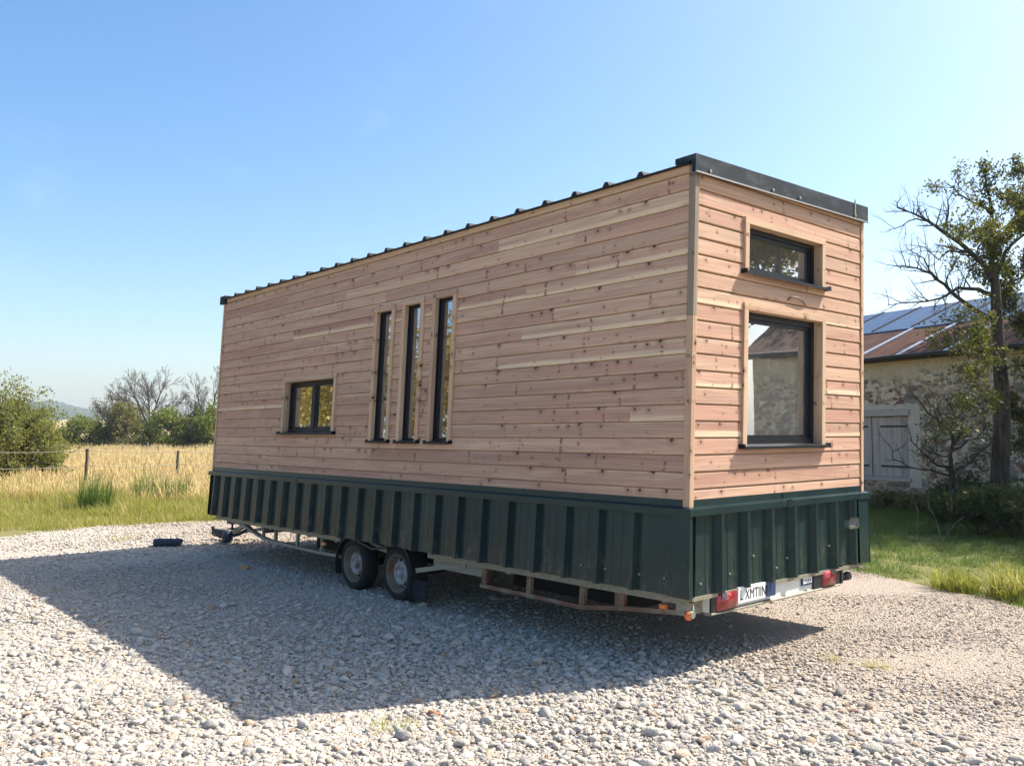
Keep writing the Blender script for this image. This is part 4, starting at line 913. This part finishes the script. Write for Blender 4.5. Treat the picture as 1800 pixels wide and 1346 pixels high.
# ------------------------------------------------------------------ fence
fence=empty('wire_fence',tuple(gnd(152,22.5))); tag(fence,'old post and wire fence crossing the dry meadow','fence')
fo=gnd(152,22.5)
posts=[(-80,20.5,1.33),(152,22.5,1.31),(312,25.5,1.2),(470,28.5,1.15)]
tops=[]
for px,d,h_ in posts:
    g0=gnd(px,d); T=Plant(int(d*7)); T.limb([g0-np.array([0,0,.2]),g0+np.array([.02,.01,h_*.5]),g0+np.array([.05,.02,h_])],.046,.040,8,.012); T.mb.build('post',M['barkgrey'],fence,shear=False,org=fo); tops.append((g0,h_))
for (a,ha),(b,hb_) in zip(tops,tops[1:]):
    for fr in (.97,.66,.34):
        p,q=a+np.array([.04,.02,ha*fr]),b+np.array([.04,.02,hb_*fr]); pts=[p+(q-p)*t-np.array([0,0,.05*math.sin(math.pi*t)]) for t in np.linspace(0,1,9)]
        mb=MB(); mb.tube(pts,.009,4); mb.build('wire',M['galv'],fence,shear=False,org=fo)
ff=empty('wire_fence',tuple(gnd(250,52))); tag(ff,'distant low fence with pale posts in front of the hedgerow','fence'); fo=gnd(250,52); tops=[]
for px,d,h_ in ((60,50,.95),(140,51,.95),(217,52,1.0),(260,52.5,1.2),(279,53,.95),(345,54,.95),(420,55,.95)):
    g0=gnd(px,d); mb=MB(); mb.tube([g0,g0+np.array([0,0,h_])],.05,6); mb.build('post',M['barkgrey'],ff,shear=False,org=fo); tops.append((g0,.9))
mb=MB()
for fr in (.98,.5): mb.tube([a+np.array([0,0,h_*fr]) for a,h_ in tops],.014,4)
mb.build('wire',M['galv'],ff,shear=False,org=fo)
# ------------------------------------------------------------------ scattered stuff by instancing
def scatter(name,pts,rot,scl,idx,sources,label=None):
    "pts with per-point rotation, scale and source index; sources: list of meshes"
    c=bpy.data.collections.new(name+'_sources')
    for i,me in enumerate(sources):
        o=bpy.data.objects.new('%s_source_%02d'%(name,i),me); c.objects.link(o)
    me=bpy.data.meshes.new(name); n=len(pts); me.vertices.add(n); me.vertices.foreach_set('co',np.asarray(pts,np.float32).ravel())
    for nm,dt,arr in (('rot','FLOAT_VECTOR',rot),('scl','FLOAT_VECTOR',scl)):
        a=me.attributes.new(nm,dt,'POINT'); a.data.foreach_set('vector',np.asarray(arr,np.float32).ravel())
    a=me.attributes.new('idx','INT','POINT'); a.data.foreach_set('value',np.asarray(idx,np.int32))
    me.update(); ob=bpy.data.objects.new(name,me); COL.objects.link(ob)
    t=bpy.data.node_groups.new(name+'_scatter','GeometryNodeTree'); t.interface.new_socket('Geometry',in_out='INPUT',socket_type='NodeSocketGeometry'); t.interface.new_socket('Geometry',in_out='OUTPUT',socket_type='NodeSocketGeometry')
    N=t.nodes.new; gi=N('NodeGroupInput'); go_=N('NodeGroupOutput'); ip=N('GeometryNodeInstanceOnPoints'); ci=N('GeometryNodeCollectionInfo'); ci.inputs[0].default_value=c; ci.inputs[1].default_value=True; ci.inputs[2].default_value=True
    def na(nm,dt):
        q=N('GeometryNodeInputNamedAttribute'); q.data_type=dt; q.inputs[0].default_value=nm; return q.outputs[0]
    L=t.links.new; L(gi.outputs[0],ip.inputs['Points']); L(ci.outputs[0],ip.inputs['Instance']); ip.inputs['Pick Instance'].default_value=True; L(na('idx','INT'),ip.inputs['Instance Index'])
    e2r=N('FunctionNodeEulerToRotation'); L(na('rot','FLOAT_VECTOR'),e2r.inputs[0]); L(e2r.outputs[0],ip.inputs['Rotation']); L(na('scl','FLOAT_VECTOR'),ip.inputs['Scale']); L(ip.outputs[0],go_.inputs[0])
    md=ob.modifiers.new('scatter','NODES'); md.node_group=t
    tag(ob,label,None,None,'stuff'); return ob
def stone_mat():
    g=G('limestone_pebble'); oi=g.n('ObjectInfo').outputs['Random']; p=g.n('TexCoord').outputs['Object']; n=g.noise(p,2.5,6,.6); nb=g.noise(p,6.,4,.6)
    cr=g.n('ValToRGB',Fac=oi); e=cr.color_ramp.elements; cols=[(0,(.33,.315,.30)),(.10,(.45,.415,.365)),(.28,(.55,.50,.43)),(.5,(.61,.56,.485)),(.68,(.50,.465,.42)),(.80,(.66,.605,.53)),(.92,(.57,.48,.36)),(.965,(.42,.29,.19)),(1.,(.62,.57,.505))]
    e[0].position,e[0].color=cols[0][0],(*cols[0][1],1); e[1].position,e[1].color=cols[-1][0],(*cols[-1][1],1)
    for q,c_ in cols[1:-1]: x=e.new(q); x.color=(*c_,1)
    k=g.math('ADD',.72,g.math('MULTIPLY',n,.5)); c=g.mix(1.,cr.outputs[0],g.comb(k,k,k),'MULTIPLY')
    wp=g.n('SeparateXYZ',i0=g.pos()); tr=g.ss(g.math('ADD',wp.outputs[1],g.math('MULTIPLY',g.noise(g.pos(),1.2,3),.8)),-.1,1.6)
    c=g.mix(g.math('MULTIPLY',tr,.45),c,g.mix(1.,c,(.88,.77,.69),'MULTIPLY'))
    return g.pbr(c,.9,0.,g.bump(nb,.5,.12),.25)
M['pebble']=stone_mat()
def stone_meshes(n,sub):
    out=[]
    for i in range(n):
        bm=bmesh.new(); bmesh.ops.create_icosphere(bm,subdivisions=sub,radius=1.); nr=np.random.default_rng(500+i)
        pl=[(v/np.linalg.norm(v),nr.uniform(.38,.82)) for v in nr.normal(size=(10,3))]
        sc=np.array([nr.uniform(.9,1.3),nr.uniform(.65,1.),nr.uniform(.42,.74)])
        for v in bm.verts:
            c=np.array(v.co)
            for nn,dd in pl:
                k=c@nn
                if k>dd: c=c-nn*(k-dd)*.97
            v.co=Vector(c*sc*(1+nr.normal()*.02))
        for f_ in bm.faces: f_.smooth=True
        me=bpy.data.meshes.new('pebble'); bm.to_mesh(me); bm.free(); me.materials.append(M['pebble']); out.append(me)
    return out
def wedge(n,d0,d1,ang=41.,extra=0.):
    "uniform points on the ground ahead of the viewpoint"
    d=np.sqrt(RNG.random(n)*(d1**2-d0**2)+d0**2); l=(RNG.random(n)*2-1)*math.tan(rad(ang))*d+(RNG.random(n)*2-1)*extra
    p=CAM[None,:2]+FH[None,:2]*d[:,None]+RT[None,:2]*l[:,None]/np.linalg.norm(RT[:2]); return p[:,0],p[:,1],d
def vnoise(x,y,s,seed=0):
    v=np.zeros_like(x)
    r=np.random.default_rng(seed)
    for k in range(6):
        a=r.uniform(0,6.28); f=s*r.uniform(.6,1.8); v+=np.sin(f*(x*math.cos(a)+y*math.sin(a))+r.uniform(0,6.28))
    return v/6
X=[];Y=[];SZ=[];
for n,d0,d1,(s0,s1),pw in ((2600,1.5,3.4,(.02,.045),1.5),(30000,3.2,7.2,(.014,.033),1.5),(80000,3.0,7.4,(.005,.0125),1.),(40000,7.2,10.5,(.006,.013),1.),(52000,7.2,11.,(.012,.025),1.5),(46000,11.,18.5,(.016,.030),1.5),(2600,3.0,9.0,(.032,.060),2.2)):
    x,y,d=wedge(n,d0,d1,42.); s=s0+(s1-s0)*RNG.random(n)**pw; X.append(x);Y.append(y);SZ.append(s)
X=np.concatenate(X);Y=np.concatenate(Y);SZ=np.concatenate(SZ)
fine=np.clip((Y+.35*vnoise(X,Y,1.5,3)+.2)/1.7,0,1)*np.clip((X+3.5)/2.,0,1); SZ=SZ*(1-.52*fine)
edge=.35*vnoise(X,Y,2.2,8); k=inside(X+edge,Y+edge*.8)
# thin the stones where weeds break through
k&=~((fine>.5)&(RNG.random(len(X))<.12)); big_ok=~((SZ>.034)&(fine>.3)); k&=big_ok
X,Y,SZ=X[k],Y[k],SZ[k]; n=len(X)
asp=np.stack([RNG.uniform(.8,1.25,n),RNG.uniform(.8,1.2,n),RNG.uniform(.8,1.15,n)],1)*SZ[:,None]
rot=np.stack([RNG.normal(0,.20,n),RNG.normal(0,.20,n),RNG.uniform(0,6.28,n)],1)
zz=.005+SZ*RNG.uniform(-.12,.36,n)+.012*vnoise(X,Y,2.5,5)
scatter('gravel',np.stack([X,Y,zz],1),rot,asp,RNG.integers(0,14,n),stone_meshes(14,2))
# ---- grass
def bladeset(seed,n,h,spread,w,lean,head=0.,mat=None):
    nr=np.random.default_rng(seed); V=[];rn=[];Fc=[]
    for i in range(n):
        a=nr.uniform(0,6.28); r=spread*math.sqrt(nr.random()); p=np.array([r*math.cos(a),r*math.sin(a),-.02]); hh_=h*nr.uniform(.55,1.1); th=nr.uniform(0,6.28); ln=abs(nr.normal(0,lean))
        dx=np.array([math.cos(th),math.sin(th),0]); sd=np.array([-math.sin(th+nr.normal(0,.5)),math.cos(th),0]); wd=w*nr.uniform(.6,1.2); pr=None; sg=3; r_=nr.random()
        for q in range(sg+1):
            t=q/sg; c=p+np.array([0,0,1])*hh_*(t-.25*ln*t*t)+dx*hh_*ln*t**2; ww=wd*(1-.85*t) if not head else wd*(1 if t<.6 else 1+head*(1-t)*2.5)
            cur=(c-sd*ww,c+sd*ww)
            if pr is not None: V.append([pr[0],pr[1],cur[1],cur[0]]); rn.append(r_)
            pr=cur
    V=np.array(V); m=len(V); me=bpy.data.meshes.new('grass_clump'); me.vertices.add(m*4); me.vertices.foreach_set('co',V.reshape(-1).astype(np.float32)); me.loops.add(m*4); me.loops.foreach_set('vertex_index',np.arange(m*4,dtype=np.int32))
    me.polygons.add(m); me.polygons.foreach_set('loop_start',np.arange(0,m*4,4,dtype=np.int32)); me.polygons.foreach_set('loop_total',np.full(m,4,dtype=np.int32)); me.update(calc_edges=True)
    a=me.attributes.new('rnd','FLOAT','FACE'); a.data.foreach_set('value',np.array(rn,np.float32)); me.materials.append(mat); return me
def grassmat(name,c1,c2,c3,share,trans=.45):
    g=G(name); oi=g.n('ObjectInfo').outputs['Random']; r=g.n('Attribute',p_attribute_name='rnd').outputs[2]; n=g.noise(g.pos(),.7,3)
    c=g.mix(g.math('ADD',g.math('MULTIPLY',oi,.35),g.math('ADD',g.math('MULTIPLY',r,.35),g.math('MULTIPLY',n,.3))),c1,c2)
    c=g.mix(g.ss(g.math('ADD',g.math('MULTIPLY',r,.6),g.math('MULTIPLY',oi,.4)),1-share-.04,1-share+.04),c,c3)
    b=g.n('BsdfPrincipled',Base_Color=c,Roughness=.5,Specular_IOR_Level=.3); t=g.n('BsdfTranslucent',Color=c)
    m=g.n('MixShader',i0=trans,i1=b.outputs[0],i2=t.outputs[0]); g.t.links.new(m.outputs[0],g.out.inputs[0]); return g.m
M['green']=grassmat('green_grass_blade',(.22,.25,.035),(.44,.42,.09),(.62,.51,.23),.32,.55)
M['shade']=grassmat('lush_grass_blade',(.075,.145,.028),(.18,.25,.05),(.32,.31,.10),.12,.55)
M['dry']=grassmat('dry_grass_blade',(.60,.45,.21),(.76,.62,.33),(.42,.42,.13),.14,.55)
def field(name,x,y,h,srcs,hv=.35):
    n=len(x); s=1+hv*(RNG.random(n)*2-1); sc=np.stack([s,s,s*h*RNG.uniform(.8,1.2,n)],1); rot=np.stack([np.zeros(n),np.zeros(n),RNG.uniform(0,6.28,n)],1)
    return scatter(name,np.stack([x,y,np.zeros(n)],1),rot,sc,RNG.integers(0,len(srcs),n),srcs)
HB=lambda x,y:(x>-8.6)&(x<.3)&(y>-.2)&(y<2.8)
# left verge: short turf between yard and meadow
x,y,d=wedge(20000,13.,24.,36.); near=~inside(x+.45*vnoise(x,y,1.7,2),y+.4*vnoise(x,y,2.1,4)); depth=(x-CAM[0])*FH[0]+(y-CAM[1])*FH[1]
k=near&(y<8)&(x<-7)&(depth<19.5+1.2*vnoise(x,y,1.1,9)); k&=RNG.random(len(x))<np.clip((depth-13.2)/3.,.25,1)*np.clip(.75+1.1*vnoise(x,y,1.9,77),.15,1)
field('short_grass',x[k],y[k],np.ones(k.sum()),[bladeset(i,34,.15,.15,.005,.45,mat=M['green']) for i in range(4)])
x,y,d=wedge(9000,17.,26.,38.); dp=(x-CAM[0])*FH[0]+(y-CAM[1])*FH[1]; v=vnoise(x,y,.9,9); k=(~inside(x,y))&(x<-12.5)&(dp>16.2+1.3*v)&(dp<22.5+3*v+RNG.normal(0,.8,len(x)))
field('tall_green_grass',x[k],y[k],(.35+.75*np.clip((dp[k]-16.4-1.2*vnoise(x[k],y[k],1.7,33))/3.2,0,1))*(.7+.6*RNG.random(k.sum())),[bladeset(20+i,46,(.26,.32,.38,.46)[i],.22,.006,.45,mat=M['green']) for i in range(4)])
x,y,d=wedge(9500,20.,34.,38.); dp=(x-CAM[0])*FH[0]+(y-CAM[1])*FH[1]; k=(x<-14.)&(dp>19.+2.4*vnoise(x,y,.7,19)+1.4*vnoise(x,y,2.3,29)+RNG.normal(0,.9,len(x)))
x2,y2,d2=wedge(9000,34.,70.,38.); k2=(x2<-12)
x=np.concatenate([x[k],x2[k2]]); y=np.concatenate([y[k],y2[k2]]); big=np.concatenate([np.ones(k.sum()),np.full(k2.sum(),1.0)])
ds=bladeset
field('dry_meadow_grass',x,y,big*(.72+.5*RNG.random(len(x)))*np.clip(.62+.38*((x-CAM[0])*FH[0]+(y-CAM[1])*FH[1]-19)/14.,.55,1),[bladeset(40+i,60,.66,.36,.007,.28,head=.35,mat=M['dry']) for i in range(5)])
# behind and beside the house, up to the barn
x,y,d=wedge(15000,7.,22.,40.,1.); k=(~inside(x+.3*vnoise(x,y,2.,6),y+.3*vnoise(x,y,2.,16)))&(x>-11)&(y<15.2-.236*(x+6.2))&(~HB(x,y))
field('barn_grass',x[k],y[k],(.6+.7*RNG.random(k.sum()))*(1.+.7*np.clip((y[k]-8)/4,0,1)),[bladeset(60+i,44,(.06,.075,.09,.12)[i],.17,.005,.75,mat=M['shade']) for i in range(4)])
# single tussocks
def tussock(px,py,h,spread,lab,mat,grp,n=150,name='grass_tussock',w=.006,lean=.45):
    d=1.68*F/(py-763); g0=gnd(px,d); me=bladeset(int(px*3+py),n,h,spread,w,lean,mat=mat); me.name=name; o=bpy.data.objects.new(name,me); COL.objects.link(o); o.location=tuple(g0); tag(o,lab,'grass tuft',grp); return o
tussock(172,902,.95,.34,'dark green rushy tussock by the leaning fence post',M['shade'],'tussocks on the left verge',420,w=.008,lean=.4)
tussock(258,888,.85,.30,'tall green tussock between the fence post and the house',M['shade'],'tussocks on the left verge',320,w=.008,lean=.4)
tussock(313,886,.72,.34,'rounded green tussock nearest the left end of the house',M['shade'],'tussocks on the left verge',380,w=.009,lean=.5)
tussock(1672,1034,.30,.24,'bright sunlit grass tuft at the track edge nearer the house',M['green'],'bright tufts along the track',420,w=.006,lean=.75)
tussock(1785,1048,.40,.32,'bright sunlit grass tuft at the track edge, rightmost one',M['green'],'bright tufts along the track',520,w=.007,lean=.75)
tussock(205,918,.16,.2,'low sprawling green tuft at the gravel edge',M['green'],'tussocks on the left verge',160)
for px,py,s_,lab in ((347,1168,.05,'dark weed tuft in the house shadow on the gravel'),(358,1257,.05,'pale weed sprig just outside the shadow tip'),(705,1272,.10,'wide flat yellowish weed patch in the front gravel'),(902,1276,.05,'small weed with a reddish leaf in the front gravel'),(1450,1153,.06,'small weed tuft beyond the shadow point'),(1532,1167,.08,'yellow-green weed patch on the right of the gravel'),(1270,1214,.05,'tiny weed sprig below the number plate'),(222,948,.16,'green weed patch on the gravel near the left verge'),(95,1037,.06,'dark weed tuft at the left of the house shadow'),(310,1003,.06,'flat dark weed in the far part of the house shadow'),(1480,1300,.04,'tiny weed sprig in the front right gravel')):
    tussock(px,py,s_*1.1,s_*1.5,lab,M['green'],'weeds in the gravel',70,'weed_tuft',.004,.9)
# single noticeable stones and the dark roll on the gravel
for i,(px,py,s_,c_,lab) in enumerate([(435,998,.085,(.52,.30,.15),'orange-brown stone lying in the house shadow'),(1467,1212,.062,(.24,.215,.20),'dark grey stone among pale gravel right of the trailer'),(765,1248,.055,(.36,.17,.09),'reddish stone just in front of the shadow edge'),(505,991,.04,(.50,.34,.2),'small tan stone in the shadow near the wheels'),(1285,1294,.075,(.66,.62,.56),'white flat stone in the front gravel below the plate')]):
    d=1.68*F/(py-763); g0=gnd(px,d); me=stone_meshes(8,3)[i+1].copy(); me.materials.clear(); me.materials.append(simple('single_stone_%s'%('abcde'[i]),c_,.9,0.,.5,25.,.2,.5))
    o=bpy.data.objects.new('stone',me); COL.objects.link(o); o.location=tuple(g0+np.array([0,0,s_*.2])); o.scale=(s_*1.1,s_*.8,s_*.85); o.rotation_euler=(.2,.1,1.+i); tag(o,lab,'stone')
g0=gnd(299,12.9); T=MB(); a=RT*.20; a[2]=0; pr=np.array([0,0,.062])
pts=[g0+a*t+pr+np.array([0,0,.004*math.sin(t*9)]) for t in np.linspace(-1,1,9)]; T.tube(pts,[.055,.064,.062,.066,.060,.064,.062,.066,.058],12); T.tube([pts[-1]+np.array([0,0,.02]),pts[-1]+np.array([.02,.02,.035])],.02,6)
rl=T.build('dark_roll',M['bluecanvas'],None,shear=False,org=g0); tag(rl,'short dark cylindrical roll lying on the gravel before the left end of the house','roll')
# ------------------------------------------------------------------ air
def hazemat():
    g=G('thin_air_haze'); v=g.n('VolumePrincipled',Color=(.80,.89,1.),Density=.00034,Anisotropy=.2); g.t.links.new(v.outputs[0],g.out.inputs[1]); return g.m
mb=MB(); mb.box((-2300,2300),(-2300,2300),(-1.2,75.)); hz=mb.build('haze',hazemat(),None,shear=False,org=(0,0,0)); tag(hz,kind='stuff')
# ------------------------------------------------------------------ light, sky, camera
SUN_AZ,SUN_EL=66.,50.5
sd=Vector((math.cos(rad(SUN_AZ))*math.cos(rad(SUN_EL)),math.sin(rad(SUN_AZ))*math.cos(rad(SUN_EL)),math.sin(rad(SUN_EL))))
lt_=bpy.data.lights.new('sun','SUN'); lt_.energy=4.2; lt_.angle=rad(.53); lt_.color=(1.,.93,.82); so=bpy.data.objects.new('sun',lt_); COL.objects.link(so); so.rotation_euler=sd.to_track_quat('Z','Y').to_euler(); so.location=(0,0,30)
wd=bpy.data.worlds.new('World'); S.world=wd; wd.use_nodes=True; t=wd.node_tree; t.nodes.clear()
ow=t.nodes.new('ShaderNodeOutputWorld'); bg=t.nodes.new('ShaderNodeBackground'); sk_=t.nodes.new('ShaderNodeTexSky'); sk_.sky_type='NISHITA'; sk_.sun_disc=False; sk_.sun_elevation=rad(SUN_EL); sk_.sun_rotation=rad(90-SUN_AZ)
sk_.altitude=200; sk_.air_density=1.0; sk_.dust_density=2.6; sk_.ozone_density=.5; bg.inputs[1].default_value=.108
tc=t.nodes.new('ShaderNodeTexCoord'); mp=t.nodes.new('ShaderNodeMapping'); mp.inputs['Rotation'].default_value=(.25,.1,.7); mp.inputs['Scale'].default_value=(1.6,5.5,9.); t.links.new(tc.outputs['Generated'],mp.inputs[0])
nz=t.nodes.new('ShaderNodeTexNoise'); nz.inputs['Scale'].default_value=1.3; nz.inputs['Detail'].default_value=7; nz.inputs['Roughness'].default_value=.62; nz.inputs['Distortion'].default_value=.6; t.links.new(mp.outputs[0],nz.inputs['Vector'])
mr=t.nodes.new('ShaderNodeMapRange'); mr.interpolation_type='SMOOTHSTEP'; mr.inputs[1].default_value=.56; mr.inputs[2].default_value=.9; mr.inputs[4].default_value=.14; t.links.new(nz.outputs[0],mr.inputs[0])
mx=t.nodes.new('ShaderNodeMix'); mx.data_type='RGBA'; mx.inputs[7].default_value=(5.2,5.6,6.,1); t.links.new(mr.outputs[0],mx.inputs[0]); hs=t.nodes.new('ShaderNodeHueSaturation'); hs.inputs['Hue'].default_value=.497; hs.inputs['Saturation'].default_value=1.36; t.links.new(sk_.outputs[0],hs.inputs['Color']); t.links.new(hs.outputs[0],mx.inputs[6]); t.links.new(mx.outputs[2],bg.inputs[0]); t.links.new(bg.outputs[0],ow.inputs[0])
cd=bpy.data.cameras.new('camera'); co=bpy.data.objects.new('camera',cd); COL.objects.link(co); cd.sensor_width=36; cd.sensor_fit='HORIZONTAL'; cd.lens=F/1800*36; cd.clip_end=6000; cd.clip_start=.05
mm=Matrix(((RT[0],UP[0],-fw[0],CAM[0]),(RT[1],UP[1],-fw[1],CAM[1]),(RT[2],UP[2],-fw[2],CAM[2]),(0,0,0,1))); co.matrix_world=mm; S.camera=co
S.view_settings.view_transform='Standard'; S.view_settings.look='None'; S.view_settings.exposure=1.22; S.view_settings.gamma=1.
S.cycles.use_denoising=True; S.cycles.max_bounces=8; S.cycles.transparent_max_bounces=16; S.cycles.sample_clamp_indirect=8.
